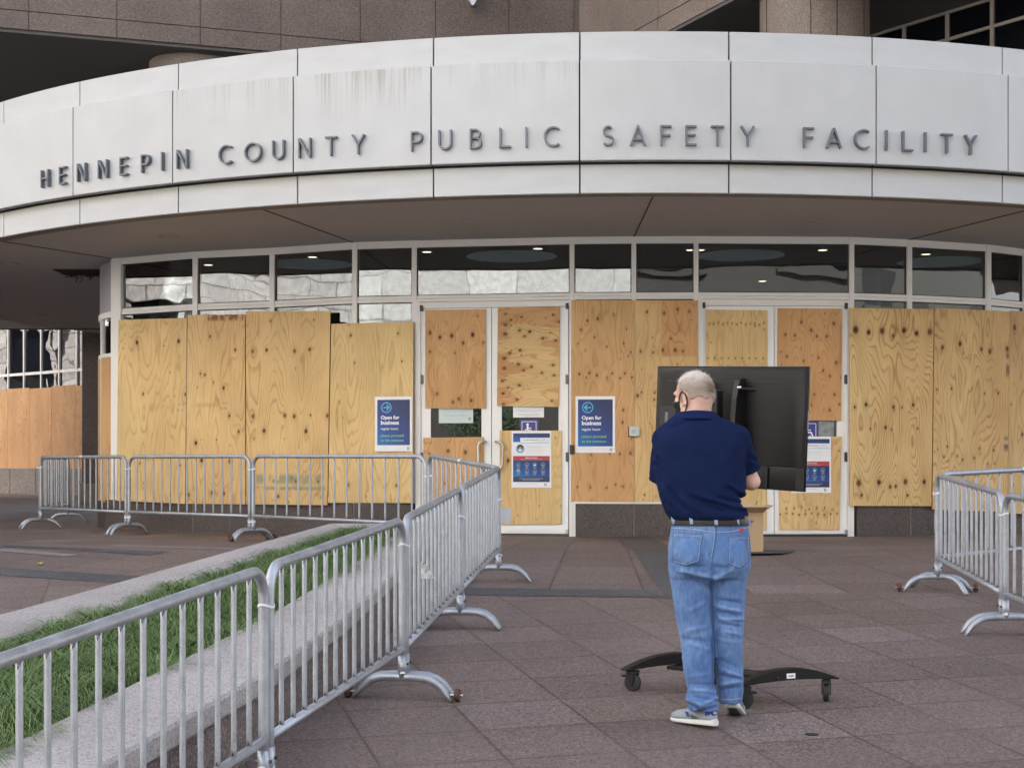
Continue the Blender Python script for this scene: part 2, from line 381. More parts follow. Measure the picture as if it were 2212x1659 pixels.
def edge_x(line, y):
    for (x0, y0), (x1, y1) in zip(line, line[1:]):
        if y0 <= y <= y1: return x0 + (x1 - x0) * (y - y0) / (y1 - y0)
    return line[-1][0]
def grass():
    vs, fs, tone = [], [], []
    N = 90000
    # tufts give clumps with a common lean
    tufts = []
    for k in range(700):
        y = 4.4 + (14.0 - 4.4) * RNG.rand() ** 1.05
        x0, x1 = edge_x(bi, y), edge_x(fi, y); x = x0 + (x1 - x0) * RNG.rand()
        tufts.append((x, y, RNG.rand() * 6.28, .19 + .12 * RNG.rand(), RNG.rand()))
    for k in range(N):
        tx, ty_, la, L, tn = tufts[RNG.randint(len(tufts))]
        r = abs(RNG.randn()) * .075; a = RNG.rand() * 6.28
        x, y = tx + r * math.cos(a), ty_ + r * math.sin(a)
        lo, hi = edge_x(bi, y), edge_x(fi, y)
        x = min(max(x, lo + .05), hi - .015); y = min(max(y, 3.9), 13.95)
        z = zg(y) + PH - .11
        ln = L * (.7 + .6 * RNG.rand())
        d = Vector((math.cos(a) * .75 + math.cos(la) * .7 + .1, math.sin(a) * .75 + math.sin(la) * .7, 0)); d = d.normalized() if d.length > .05 else Vector((1, 0, 0))
        out = ln * (.35 + .55 * RNG.rand()); w = .0013 + .0011 * RNG.rand()
        sd_ = Vector((-d.y, d.x, 0)) * w
        b0 = len(vs); P = Vector((x, y, z))
        for i, (s_, h_, k_) in enumerate(((0, 0, 1), (.2, .30, 1), (.6, .42, .8), (1.05, .30, .15))):
            p = P + d * out * s_ + Vector((0, 0, h_ * ln))
            vs.append(p - sd_ * k_); vs.append(p + sd_ * k_)
            tone += [tn * .55 + .35 * RNG.rand() + (.12 if RNG.rand() < .06 else 0) if i == 0 else tone[-1]] * 2
        fs += [(b0 + 2 * i, b0 + 2 * i + 1, b0 + 2 * i + 3, b0 + 2 * i + 2) for i in range(3)]
    me = bpy.data.meshes.new('grass'); me.from_pydata([tuple(v) for v in vs], [], fs); me.update()
    at_ = me.attributes.new('tone', 'FLOAT', 'POINT'); at_.data.foreach_set('value', tone)
    t = NT('green_grass_blades')
    tn = t.n('ShaderNodeAttribute', {'attribute_name': 'tone'}).outputs['Fac']
    col = t.ramp(tn, [(0, (.065, .115, .035)), (.4, (.11, .18, .055)), (.72, (.165, .24, .085)), (.95, (.25, .30, .14)), (1, (.36, .33, .17))])
    t.bsdf(col, .55, 0, None, .3)
    o = link('ornamental_grass', me, t.m, None, True); o['kind'] = 'stuff'
    return tag(o, 'fine green tufted grass filling the granite planter', 'grass')
grass()
# ------------------------------------------------------------------ the building
B = thing('public_safety_building', 'brown granite building with curved white canopy over a boarded glass entrance', 'building', (0, 20, 0))
H1, H2, H3, H4, CR = CZ + 4.4289, CZ + 2.7699, CZ + 4.1119, CZ + 3.0886, 11.6206
TH0, DTH = -.7327, .1319
SOF = H2
def cyl_pt(r, th, z): return Vector((CC[0] + r * math.sin(th), CC[1] - r * math.cos(th), z))
def mat_fascia(name, mode):
    t = NT(name)
    uv = t.n('ShaderNodeUVMap', {'uv_map': 'panel'}).outputs[0]
    s = t.n('ShaderNodeSeparateXYZ', None, Vector=uv); v = s.outputs[1]
    st = t.n('ShaderNodeAttribute', {'attribute_name': 'streak', 'attribute_type': 'OBJECT'}).outputs['Fac']
    stv = t.mapping(uv, scale=(60, .7, 1)); n1 = t.noise(stv, 1.0, 3, .65)
    n2 = t.noise(t.mapping(uv, scale=(5, .5, 1)), 1.0, 3)
    base = t.ramp(t.noise(uv, 2.2, 5), [(.3, (.425, .435, .44)), (.7, (.462, .474, .483))])
    if mode == 'main':      # runs from the top edge
        m = t.n('ShaderNodeMapRange', None, Value=v, i1=.35, i2=1.0, i3=0.0, i4=1.0).outputs[0]
        a = t.n('ShaderNodeMapRange', None, Value=t.math('MULTIPLY', n1, n2), i1=.24, i2=.36).outputs[0]
        f = t.math('MULTIPLY', t.math('MULTIPLY', a, t.math('MULTIPLY', m, m)), st, True)
        col = t.mix(f, base, (.33, .32, .30))
        lo = t.n('ShaderNodeMapRange', None, Value=v, i1=.0, i2=.2, i3=1.0, i4=0.0).outputs[0]; dr = t.n('ShaderNodeMapRange', None, Value=t.noise(t.mapping(uv, scale=(48, .15, 1)), 1.0, 1), i1=.60, i2=.70).outputs[0]
        col = t.mix(t.math('MULTIPLY', t.math('MULTIPLY', dr, lo), .3), col, (.30, .29, .27))
        col = t.mix(t.math('MULTIPLY', t.n('ShaderNodeMapRange', None, Value=t.noise(uv, 1.1, 4), i1=.45, i2=.7).outputs[0], .10), col, (.42, .41, .385))
    elif mode == 'top':
        m = t.ramp(v, [(.1, (0,) * 3), (.35, (1,) * 3), (.6, (.9,) * 3), (.85, (.15,) * 3)])
        a = t.n('ShaderNodeMapRange', None, Value=n1, i1=.46, i2=.7).outputs[0]
        f = t.math('MULTIPLY', t.math('MULTIPLY', a, m), .3, True)
        col = t.mix(f, base, (.45, .44, .41))
    else:
        m = t.n('ShaderNodeMapRange', None, Value=v, i1=.58, i2=.98, i3=0.0, i4=1.0).outputs[0]
        a = t.n('ShaderNodeMapRange', None, Value=t.math('ADD', t.math('MULTIPLY', t.noise(t.mapping(uv, scale=(26, 26, 1)), 1.0, 4, .7), .6), t.math('MULTIPLY', m, .45)), i1=.34, i2=.66).outputs[0]
        f = t.math('MULTIPLY', t.math('MULTIPLY', a, m), st, True)
        col = t.mix(f, base, (.30, .295, .25))
    return t.bsdf(col, .34, 0, None, .45)
M['f_main'] = mat_fascia('white_fascia_main', 'main'); M['f_top'] = mat_fascia('white_fascia_top', 'top'); M['f_bot'] = mat_fascia('white_fascia_bottom', 'bottom')
def fascia_panel(th0, th1, r, z0, z1, m, streak, thick=.045):
    g = .0085 / r; a0, a1 = th0 + g, th1 - g; K = 10
    prof = [(r - thick, z0), (r - .006, z0), (r, z0 + .006), (r, z1 - .006), (r - .006, z1), (r - thick, z1)]
    rings = [[cyl_pt(pr, a0 + (a1 - a0) * k / K, pz) for pr, pz in prof] for k in range(K + 1)]
    mb = MB().loft(rings); o = mb.build('fascia_panel', m, B, True, 0, 30)
    uv = o.data.uv_layers.new(name='panel')
    for l in o.data.loops:
        p = o.data.vertices[l.vertex_index].co + ORG[B.name]
        a = math.atan2(p.x - CC[0], CC[1] - p.y)
        uv.data[l.index].uv = (a * r, (p.z - z0) / (z1 - z0))
    o['streak'] = float(streak)
    return o
strk = {2: .8, 3: 1.5, 4: .5, 5: .15, 6: .12}
for k in range(-6, 13):
    a0, a1 = TH0 + k * DTH, TH0 + (k + 1) * DTH
    fascia_panel(a0, a1, CR, H3 + .0, H1, M['f_top'], 1)
    fascia_panel(a0, a1, CR, H2, H4 - .022, M['f_bot'], {0: 1.6, 1: 1.5, 2: 1.2, 3: .9, 4: .35, 5: .3}.get(k, .9))
    fascia_panel(a0, a1, CR + .099, H4, H3, M['f_main'], strk.get(k, .12), .1)
mb = MB()
core = lambda r0, r1, z0, z1: mb.loft([[cyl_pt(r0, a, z0), cyl_pt(r1, a, z0), cyl_pt(r1, a, z1), cyl_pt(r0, a, z1)] for a in np.linspace(TH0 - 6 * DTH, TH0 + 13 * DTH, 120)])
core(CR - .3, CR - .047, H2 + .01, H1 - .02); core(CR - .2, CR + .05, H4 + .012, H3 - .02)
mb.build('fascia_core', M['dark'], B)
mb = MB().loft([[cyl_pt(0.01, a, H1 - .05), cyl_pt(CR - .05, a, H1 - .05)] for a in np.linspace(TH0 - 6 * DTH, TH0 + 13 * DTH, 90)], False, False)
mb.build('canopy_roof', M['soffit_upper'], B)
# soffit disc, its joints, downlights and the torn-open hatch
hole = at(180, 588, 21.85)
mb = MB()
rows = []
for a in np.linspace(-math.pi * .98, math.pi * .62, 130):
    rows.append([cyl_pt(r, a, SOF + .004) for r in (1.5, 4, 7, CR - .06)])
mb.loft(rows, False, False); mb.build('soffit', M['soffit'], B)
mb = MB().loft([[cyl_pt(CR - .19, a, SOF - .004), cyl_pt(CR - .06, a, SOF - .004), cyl_pt(CR - .06, a, SOF + .02), cyl_pt(CR - .19, a, SOF + .02)] for a in np.linspace(TH0 - 6 * DTH, TH0 + 13 * DTH, 120)])
mb.build('drip_edge', mat_plain('dark_bronze_trim', (.13, .11, .085), .5), B)
def sof(x, y): return at(x, y, F * (SOF - CZ) / (HY - y))
for p, q in ((sof(568, 453), sof(768, 526)), (sof(1410, 426), sof(1368, 515)), (sof(2212, 456), sof(1962, 519)), (sof(0, 521), sof(262, 562)), (sof(2, 690), sof(222, 730)), (sof(-300, 640), sof(0, 612))):
    d = (q - p); n = Vector((-d.y, d.x, 0)).normalized() * .008; c = (p + q) / 2; c.z = SOF - .001
    MB().obox(c, d / 2, n, (0, 0, .003)).build('soffit_joint', M['dark'], B)
for x, y in ((365, 511), (1020, 480), (1752, 475), (20, 570), (165, 645), (95, 680)):
    p = sof(x, y); p.z = SOF
    ring = [[p + Vector((math.cos(a) * r, math.sin(a) * r, z)) for r, z in ((.10, .0), (.105, -.012), (.135, -.012), (.145, 0.0))] for a in np.linspace(0, 2 * math.pi, 25)]
    dl = MB().loft(ring, False, False).build('downlight', mat_plain('grey_downlight_trim', (.36, .34, .32), .5), B, True)
    MB().loft([[p + Vector((math.cos(a) * r, math.sin(a) * r, z)) for r, z in ((.001, -.004), (.102, -.004))] for a in np.linspace(0, 2 * math.pi, 25)], False, False).build('lens', mat_plain('dull_downlight_lens', (.33, .32, .31), .3), dl)
mb = MB(); q = Vector((hole.x, hole.y, SOF))
mb.hexa([q + Vector(v) for v in ((-.36, -.30, -.004), (.36, -.30, -.004), (.36, .34, -.004), (-.36, .34, -.004), (-.36, -.30, .05), (.36, -.30, .05), (.36, .34, .05), (-.36, .34, .05))])
ht = mb.build('hatch_shade_panel', mat_plain('painted_hatch_shade', (.022, .019, .017), .9), B)  # dark panel under the soffit, its colour standing for shade inside the hatch
mb = MB()
for k in range(60):
    p = q + Vector((RNG.uniform(-.3, .3), RNG.uniform(-.28, .3), 0)); L = abs(RNG.randn()) * .05 + .015
    path = [p + Vector((RNG.uniform(-.03, .03) * i, RNG.uniform(-.02, .02) * i, -L * i / 3)) for i in range(4)]
    mb.tube(path, RNG.uniform(.003, .008), 5)
mb.build('torn_wiring', mat_plain('dark_torn_fibre', (.03, .024, .02), .9), ht)['kind'] = 'stuff'

# granite beams, tower and columns above the canopy
ZB = CZ + 6.4
A0, A1, A2 = Vector((-14.0, 19.94, 0)), Vector((1.12, 25.1, 0)), Vector((4.66, 17.0, 0))
d1 = (A1 - A0).normalized(); n1 = Vector((d1.y, -d1.x, 0)); d2 = (A2 - A1).normalized(); n2 = Vector((d2.y, -d2.x, 0))
def on_line(P, d, x):
    t = (x - HX) / F; s = (t * P.y - P.x) / (d.x - t * d.y); return s
def stone_panel(P, d, n, s0, s1, z0, z1, name='granite_panel', m=None, th=.06):
    mb = MB(); g = .006
    a, b = P + d * (s0 + g), P + d * (s1 - g)
    mb.hexa([Vector((p.x, p.y, z)) for z in (z0, z1) for p in (a + n * .03, b + n * .03, b - n * th, a - n * th)])
    return mb.build(name, m or M['granite'], B)
js = [0.0, 2.2, 4.4] + [on_line(A0, d1, x) for x in (62, 252, 432, 606, 777, 940, 1098, 1238)]
for s0, s1 in zip(js, js[1:]):
    stone_panel(A0, d1, n1, s0, s1, ZB, ZB + .262); stone_panel(A0, d1, n1, s0, s1, ZB + .276, ZB + 2.4)
L2 = (A2 - A1).length
js = [0.05] + [on_line(A1, d2, x) for x in (1296, 1425, 1530)] + [L2 - 1.2, L2]
for s0, s1 in zip(js, js[1:]):
    stone_panel(A1, d2, n2, s0, s1, ZB, ZB + .262, m=M['granite_tan']); stone_panel(A1, d2, n2, s0, s1, ZB + .276, ZB + 2.4, m=M['granite_tan'])
foot = [(A0.x + d1.x * 5, A0.y + d1.y * 5), (A1.x, A1.y), (A2.x, A2.y), (46, 17.0), (46, 60), (-9.3, 60)]
MB().prism(foot, ZB + .012, 42).build('tower', M['granite'], B)  # unseen above the beams; height and left end set for the shade it casts
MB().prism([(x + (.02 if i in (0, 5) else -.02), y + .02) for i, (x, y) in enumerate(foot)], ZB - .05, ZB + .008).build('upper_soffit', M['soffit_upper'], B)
_a = A0 - d1 * 30
MB().prism([(-20, 22.5), (-14.02, 22.5), (-14.02, 36), (-20, 36)], ZB, 9.5).build('sky_block', M['granite'], B)  # unseen block added to keep sky light off the left side
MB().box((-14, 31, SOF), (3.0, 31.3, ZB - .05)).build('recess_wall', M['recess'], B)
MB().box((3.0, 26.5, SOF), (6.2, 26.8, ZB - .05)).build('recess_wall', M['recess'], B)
# drum column on the left with a wider cap, round column on the right
def column(c, r, z0, z1, cap, m):
    mb = MB(); ring = lambda rr, z: [(c[0] + rr * math.cos(a), c[1] + rr * math.sin(a), z) for a in np.linspace(0, 2 * math.pi, 49)[:-1]]
    mb.loft([ring(r, z0), ring(r, z1 - cap - .01)])
    o = mb.build('column', m, B, True, 0, 35)
    if cap:
        mb = MB(); mb.loft([ring(r * 1.04, z1 - cap), ring(r * 1.04, z1 - .03), ring(r * 1.0, z1)]); mb.build('capital', m, o, True, 0, 35)
    mb = MB()
    for a in (R(200), R(255), R(282), R(320)):
        p = Vector((c[0] + r * 1.0 * math.cos(a), c[1] + r * math.sin(a), 0)); t_ = Vector((-math.sin(a), math.cos(a), 0)) * .006; n_ = Vector((math.cos(a), math.sin(a), 0)) * .003
        mb.obox((p.x, p.y, (z0 + z1 - cap) / 2), t_, n_, (0, 0, (z1 - z0 - cap) / 2 - .01))
    mb.build('stone_joint', M['dark'], o)
column((-5.05, 23.95), .68, SOF, ZB - .05, .33, M['granite_tan'])
column((4.12, 20.5), .7375, SOF, ZB - .05, 0, M['granite_tan'])
# dark windows upper right, behind the column
W0 = at(1877, 71, 22.4); W1 = at(2106, 0, 20.8); dw = Vector((W1.x - W0.x, W1.y - W0.y, 0)).normalized(); nw = Vector((dw.y, -dw.x, 0))
P0 = Vector((W0.x, W0.y, 0)) - dw * 2.2; ztop = ZB - .04; zmid = CZ + 5.95; zlow = SOF
ss = [0.9] + [on_line(P0, dw, x) for x in (1857, 1955, 2048, 2145)]; ss += [ss[-1] + .95, ss[-1] + 1.9, ss[-1] + 2.85, ss[-1] + 3.8]
for s0, s1 in zip(ss, ss[1:]):
    wn_ = MB()
    for z0, z1 in ((ztop - .05, ztop), (zmid - .022, zmid + .022)):
        wn_.obox(P0 + dw * (s0 + s1) / 2 + Vector((0, 0, (z0 + z1) / 2)), dw * ((s1 - s0) / 2 - .026), nw * .03, (0, 0, (z1 - z0) / 2))
    wn_.obox(P0 + dw * s0 + Vector((0, 0, (ztop + zlow) / 2)), dw * .025, nw * .035, (0, 0, (ztop - zlow) / 2))
    fr = wn_.build('upper_window', M['glass_frame'], B)
    for z0, z1 in ((zmid + .022, ztop - .05), (zlow, zmid - .022)):
        MB().obox(P0 + dw * (s0 + s1) / 2 + Vector((0, 0, (z0 + z1) / 2)), dw * ((s1 - s0) / 2 - .026), nw * .006, (0, 0, (z1 - z0) / 2)).build('pane', M['glass_dark'], fr)
# small fixture at the top of the beam
p = at(1022, 6, 24.3); fx = thing('wall_fixture', 'small pale metal fixture on the granite beam at the top edge', 'light fixture', p)
mb = MB(); mb.box((p.x - .05, p.y - .12, p.z - .02), (p.x + .05, p.y + .3, p.z + .25)); mb.build('housing', mat_plain('pale_fixture_metal', (.45, .47, .45), .4), fx, False, .008)
mb = MB().loft([[(p.x + sx * w, p.y - .1 + dy, p.z + z) for sx, dy in ((-1, -.04), (1, -.04), (1, .06), (-1, .06))] for w, z in ((.018, -.085), (.045, -.03), (.075, .02))]); mb.build('bracket', M['galv'], fx)

# ------------------------------------------------------------------ shop-front
SILL, HEAD = .40, SOF - .0
ZT = CZ + 2.045                                     # transom
cols = [w[0] for w in WALL]
mw = 5.0                                            # half mullion in picture units
def frame_bar(mb, x, z0, z1, w=mw, o0=-.06, o1=.035): return wbox(mb, x - w, x + w, z0, z1, o0, o1)
for k, (x0, x1) in enumerate(zip(cols, cols[1:])):
    door = (x0, x1) in ((896, 1236), (1503, 1838))
    mb = MB()
    wbox(mb, x0 + mw, x1 - mw, HEAD - .085, HEAD + .002, -.06, .03)
    wbox(mb, x0 + mw, x1 - mw, HEAD - .052, HEAD - .046, .03, .036)
    for dz in (0, .042): wbox(mb, x0 + mw, x1 - mw, ZT - .04 + dz, ZT - .002 + dz, -.05, .03 - dz * .15)
    if not door: wbox(mb, x0 + mw, x1 - mw, SILL, SILL + .07, -.06, .03)
    if k == 0: wbox(mb, 245, 266, SILL - .02, HEAD + .002, -.07, .05)
    else: frame_bar(mb, x0, SILL, HEAD + .001)
    fr = mb.build('window', M['white_metal'], B)
    for z0, z1 in ((ZT + .04, HEAD - .085),) + (() if door else ((SILL + .07, ZT - .04),)):
        wbox(MB(), 0, 1, 0, 1, 0, 0)
        mb = MB(); wbox(mb, x0 + mw, x1 - mw, z0, z1, -.012, -.002); mb.build('pane', M['glass'], fr)
        mb = MB(); f = 2.2
        for a, b, c, d in ((x0 + mw, x0 + mw + f, z0, z1), (x1 - mw - f, x1 - mw, z0, z1), (x0 + mw + f, x1 - mw - f, z0, z0 + .012), (x0 + mw + f, x1 - mw - f, z1 - .012, z1)): wbox(mb, a, b, c, d, -.001, .006)
        mb.build('gasket', M['black'], fr)
# granite base under the glass, with joints
def gbase(xs):
    for x0, x1 in zip(xs, xs[1:]):
        mb = MB(); wbox(mb, x0 + .4, x1 - .4, -.03, SILL, -.2, .062); mb.build('base_panel', M['granite_base'], B)
    mb = MB(); wbox(mb, xs[0], xs[-1], -.03, SILL - .004, -.25, .055) if False else None
for seg in ([234, 423, 500, 586, 768, 893], [1243, 1369, 1500], [1846, 1962, 2011, 2132, 2212, 2350, 2480, 2600]):
    gbase(seg)
    for x in seg[1:-1]:
        mb = MB(); wbox(mb, x - .5, x + .5, -.02, SILL - .002, -.2, .058); mb.build('mortar', mat_plain('pale_mortar', (.34, .31, .27), .8), B)
mb = MB(); wbox(mb, 1240, 1500, SILL + .002, SILL + .03, -.05, .075); mb.build('sill', M['white_metal'], B)
# doors
def door_set(xa, xb, leaves, glass_z):
    zt = ZT - .085
    mb = MB()
    wbox(mb, xa - 4, xa + 7, .0, zt + .04, -.06, .05); wbox(mb, xb - 10, xb + 4, 0, zt + .04, -.06, .05)
    wbox(mb, xa + 7, xb - 10, zt - .035, zt + .04, -.06, .03)
    wbox(mb, xa + 1, xa + 2.2, .0, zt, .05, .056); wbox(mb, xb - 4, xb - 2.8, 0, zt, .05, .056)
    df = mb.build('door_frame', M['white_metal'], B)
    mb = MB(); wbox(mb, xa + 7, xb - 10, .0, .018, -.06, .06); mb.build('threshold', M['brass_dark'], df)
    z0, z1 = .03, zt - .04
    for side, (la, lb) in enumerate(leaves):
        mb = MB(); st = 21
        ga, gb = la + st, lb - st
        wbox(mb, la, ga, z0, z1, -.03, .02); wbox(mb, gb, lb, z0, z1, -.03, .02)
        wbox(mb, ga, gb, z0, z0 + .26, -.03, .019); wbox(mb, ga, gb, z1 - .13, z1, -.03, .019)
        wbox(mb, la, lb, z0 + .02, z0 + .075, .02, .026)
        for i in range(4):
            wbox(mb, la + 20 + i * 36, la + 22 + i * 36, z0 + .04, z0 + .052, .026, .03)
        dr = mb.build('door', M['door_white'], B)
        mb = MB(); wbox(mb, ga, gb, z0 + .26, z1 - .13, -.008, .0); mb.build('pane', M['glass'], dr)
        hx = la + 2 if side == 0 else lb - 2
        for yy in (820, 987):
            z = wz(hx, yy); mb = MB(); wbox(mb, hx - 3.4, hx + 3.4, z - .055, z + .055, .02, .045); wbox(mb, hx - 1.2, hx + 1.2, z - .06, z + .06, .045, .055); mb.build('hinge', M['brass_dark'], dr)
        z = z1; mb = MB(); wbox(mb, hx - 3, hx + 3, z - .03, z + .04, .02, .06); mb.build('pivot', M['black'], dr)
        mb = MB(); wbox(mb, hx - 3, hx + 3, .03, .085, .02, .06); mb.build('pivot', M['steel'], dr)
        # pull handle
        xs_ = (lb - 12, lb - 26) if side == 0 else (la + 10, la + 25)
        a_, n_ = wall_at(xs_[0]); b_, _ = wall_at(xs_[1]); zt_, zb_ = wz(xs_[0], 954), wz(xs_[0], 1012)
        o = n_ * .03; o2 = n_ * .09
        V = lambda p, off, z: Vector((p.x + off.x, p.y + off.y, z))
        path = [V(a_, n_ * .015, zt_), V(a_, o2, zt_), V(a_ * .6 + b_ * .4, o2 * 1.05, zt_), V(a_ * .2 + b_ * .8, o2 * 1.08, zt_ - .012), V(b_, o2 * 1.08, zt_ - .05), V(b_, o2 * 1.08, zb_ + .05), V(a_ * .2 + b_ * .8, o2 * 1.08, zb_ + .012), V(a_ * .6 + b_ * .4, o2 * 1.05, zb_), V(a_, o2, zb_), V(a_, n_ * .015, zb_)]
        MB().tube(path, .0145, 10).build('handle', M['steel'], dr, True)
door_set(903, 1240, ((910, 1061.7), (1063.3, 1228)), 0)
door_set(1510, 1838, ((1517, 1670.8), (1672.4, 1828)), 0)
# curved glass bay left of the white post
dc, drd = (-4.0, 21.9), 1.93
aa = np.linspace(math.atan2(-1.35, -1.42) + .03, math.pi + .75, 22) if False else np.linspace(-math.pi + .75, -math.pi - .8, 22)
def bay(mb, z0, z1, r0, r1, i0=0, i1=21):
    mb.loft([[(dc[0] + r * math.cos(a), dc[1] + r * math.sin(a), z) for r, z in ((r0, z0), (r1, z0), (r1, z1), (r0, z1))] for a in aa[i0:i1 + 1]]); return mb
bay(MB(), 2.98, SOF, drd - .1, drd).build('bay_bulkhead', M['soffit'], B)
bay(MB(), -.02, .36, drd - .2, drd + .03).build('bay_base', M['granite_base'], B)
mb = MB(); bay(mb, 2.9, 2.98, drd - .06, drd + .02); bay(mb, 2.36, 2.41, drd - .06, drd + .02)
for i in (4, 9, 14, 19): mb.loft([[(dc[0] + r * math.cos(aa[i] + da), dc[1] + r * math.sin(aa[i] + da), z) for r, da in ((drd - .05, -.012), (drd + .02, -.012), (drd + .02, .012), (drd - .05, .012))] for z in (.4, 2.98)])
bw = mb.build('curved_window', M['white_metal'], B)
bay(MB(), .36, 2.95, drd - .02, drd - .01).build('pane', M['glass'], bw)
# lobby behind the glass
MB().box((-5.0, 27.2, 0), (13, 27.4, SOF)).build('lobby_wall', M['interior'], B)
_lc = [(x, y + .08, SOF - .003) for x, y in WXY]; MB().add([(-5.3, 27.2, SOF - .003)] + _lc + [(10.4, 27.2, SOF - .003)], [tuple(range(len(_lc) + 2))]).build('lobby_ceiling', M['lobby_ceiling'], B)
MB().box((-5.0, 26.6, 2.2), (13, 26.75, 2.5)).build('lobby_beam', M['lobby_disc'], B)
for x, y, Y, rx in ((1105, 556, 20.15, .61), (1600, 553, 20.05, .58), (670, 572, 20.95, .58), (2030, 566, 20.7, .58)):
    p = at(x, y, Y); MB().loft([[(p.x + rx * k * math.cos(a), p.y + rx * k * math.sin(a), SOF - .008 - .02 * (1 - k)) for k in (.02, .5, 1)] for a in np.linspace(0, 2 * math.pi, 33)], False, False).build('ceiling_dome', M['lobby_glow'], B, True)
for x, y in ((922, 545), (1162, 538), (1492, 541), (1512, 541), (1777, 541), (1647, 608), (2000, 550), (450, 573), (675, 556), (2180, 582)):
    Y = F * (SOF - .006 - CZ) / (HY - y); p = at(x, y, Y)
    MB().loft([[(p.x + .06 * k * math.cos(a), p.y + .06 * k * math.sin(a), SOF - .006) for k in (.02, 1)] for a in np.linspace(0, 2 * math.pi, 17)], False, False).build('lobby_lamp', M['lamp'], B)
for x, y in ((-2.2, 22.5), (1.9, 23.5), (5.2, 22.4)):
    MB().tube([(x, y, 0), (x, y, SOF - .01)], .28, 24).build('lobby_column', M['lobby_disc'], B, True)
# far wing seen on the left under the canopy, its granite plinth, pillar and mirror glass
Wa, Wb = Vector((-12.0, 42.0, 0)), Vector((-15.3, 45.0, 0)); dv = (Wb - Wa).normalized(); nv = Vector((-dv.y, dv.x, 0)); nv = nv if nv.y < 0 else -nv
def wing(s0, s1, z0, z1, o0, o1, mb=None):
    mb = mb or MB(); a, b = Wa + dv * s0, Wa + dv * s1
    return mb.hexa([Vector((p.x + nv.x * o, p.y + nv.y * o, z)) for z in (z0, z1) for p, o in ((a, o1), (b, o1), (b, o0), (a, o0))])
def ws(x): return on_line(Wa, dv, x)
mb = wing(-2, 26, -.02, .74, -.3, .1); mb.build('wing_plinth', mat_granite('beige_granite_plinth', [(0, (.12, .10, .085)), (.5, (.2, .17, .15)), (1, (.3, .26, .23))], 50), B)
jx = (-30, 28, 84, 140)
mb = MB()
for x in jx: wing(ws(x) - .012, ws(x) + .012, 0, .735, .1, .104, mb)
mb.build('mortar', M['dark'], B)
xs_ = [-260, -200, -150, -105, -60, -20, 20, 54, 91, 130, 168, 205, 240]
for x0, x1 in zip(xs_, xs_[1:]):
    s1, s0 = ws(x0), ws(x1); mb = MB()
    wing(s0 - .03, s0 + .03, .74, 9, -.05, .05, mb); wing(s0 + .03, s1 - .03, CZ + 2.56, CZ + 2.64, -.05, .04, mb); wing(s0 + .03, s1 - .03, 5.6, 5.7, -.05, .04, mb)
    fr = mb.build('wing_window', M['white_metal'], B)
    for za, zb in ((.75, CZ + 2.56), (CZ + 2.64, 5.6), (5.7, 9.0)): wing(s0 + .03, s1 - .03, za, zb, -.02, 0).build('pane', M['glass_mirror'], fr)
MB().box((-13.6, 15, -.3), (-13.2, 33.3, SOF)).build('light_block_wall', M['granite_base'], B)  # unseen wall added to hold back light from the left
MB().prism([(-13.2, 33.4), (-15.0, 40.4), (-15.4, 40.4), (-13.6, 33.4)], -.3, 6.5).build('light_block_wall', M['granite_base'], B)  # second unseen wall, added to shade the far wing
MB().box((-9.43, 33.0, -.02), (-8.98, 33.8, SOF + .2)).build('pillar', M['granite'], B)
MB().box((-9.46, 32.96, -.02), (-8.95, 33.84, .45)).build('pillar_plinth', mat_plain('beige_plinth_stone', (.25, .22, .19), .7), B)

# raised letters of the name on the main band
SG = thing('building_lettering', 'raised grey metal capital letters spelling HENNEPIN COUNTY PUBLIC SAFETY FACILITY on the white canopy', 'sign', cyl_pt(CR + .1, 0, CZ + 3.2))
LET = []
for s, off, w in (('HENNEPIN', 0, ((270, 340), (387, 450), (498, 577), (632, 712), (770, 842), (905, 980), (1035, 1060), (1130, 1218))),
                  ('COUNT', 0, ((1400, 1492), (1562, 1683), (1743, 1822), (1902, 1997), (2070, 2163))),
                  ('YPUBLIC', 750.8, ((30, 122), (402, 490), (583, 668), (778, 860), (967, 1045), (1133, 1146), (1250, 1350))),
                  ('SAF', 750.8, ((1622, 1695), (1795, 1898), (1988, 2066))),
                  ('ETYFACILITY', 1461, ((53, 133), (213, 303), (403, 493), (798, 878), (942, 1047), (1120, 1222), (1318, 1338), (1422, 1503), (1563, 1585), (1665, 1756), (1817, 1905)))):
    for ch, (a, b) in zip(s, w): LET.append((ch, off + .3394 * (a + b) / 2))
arc = lambda cx, cy, rx, ry, a0, a1, n=14: [(cx + rx * math.cos(R(a0 + (a1 - a0) * i / n)), cy + ry * math.sin(R(a0 + (a1 - a0) * i / n))) for i in range(n + 1)]
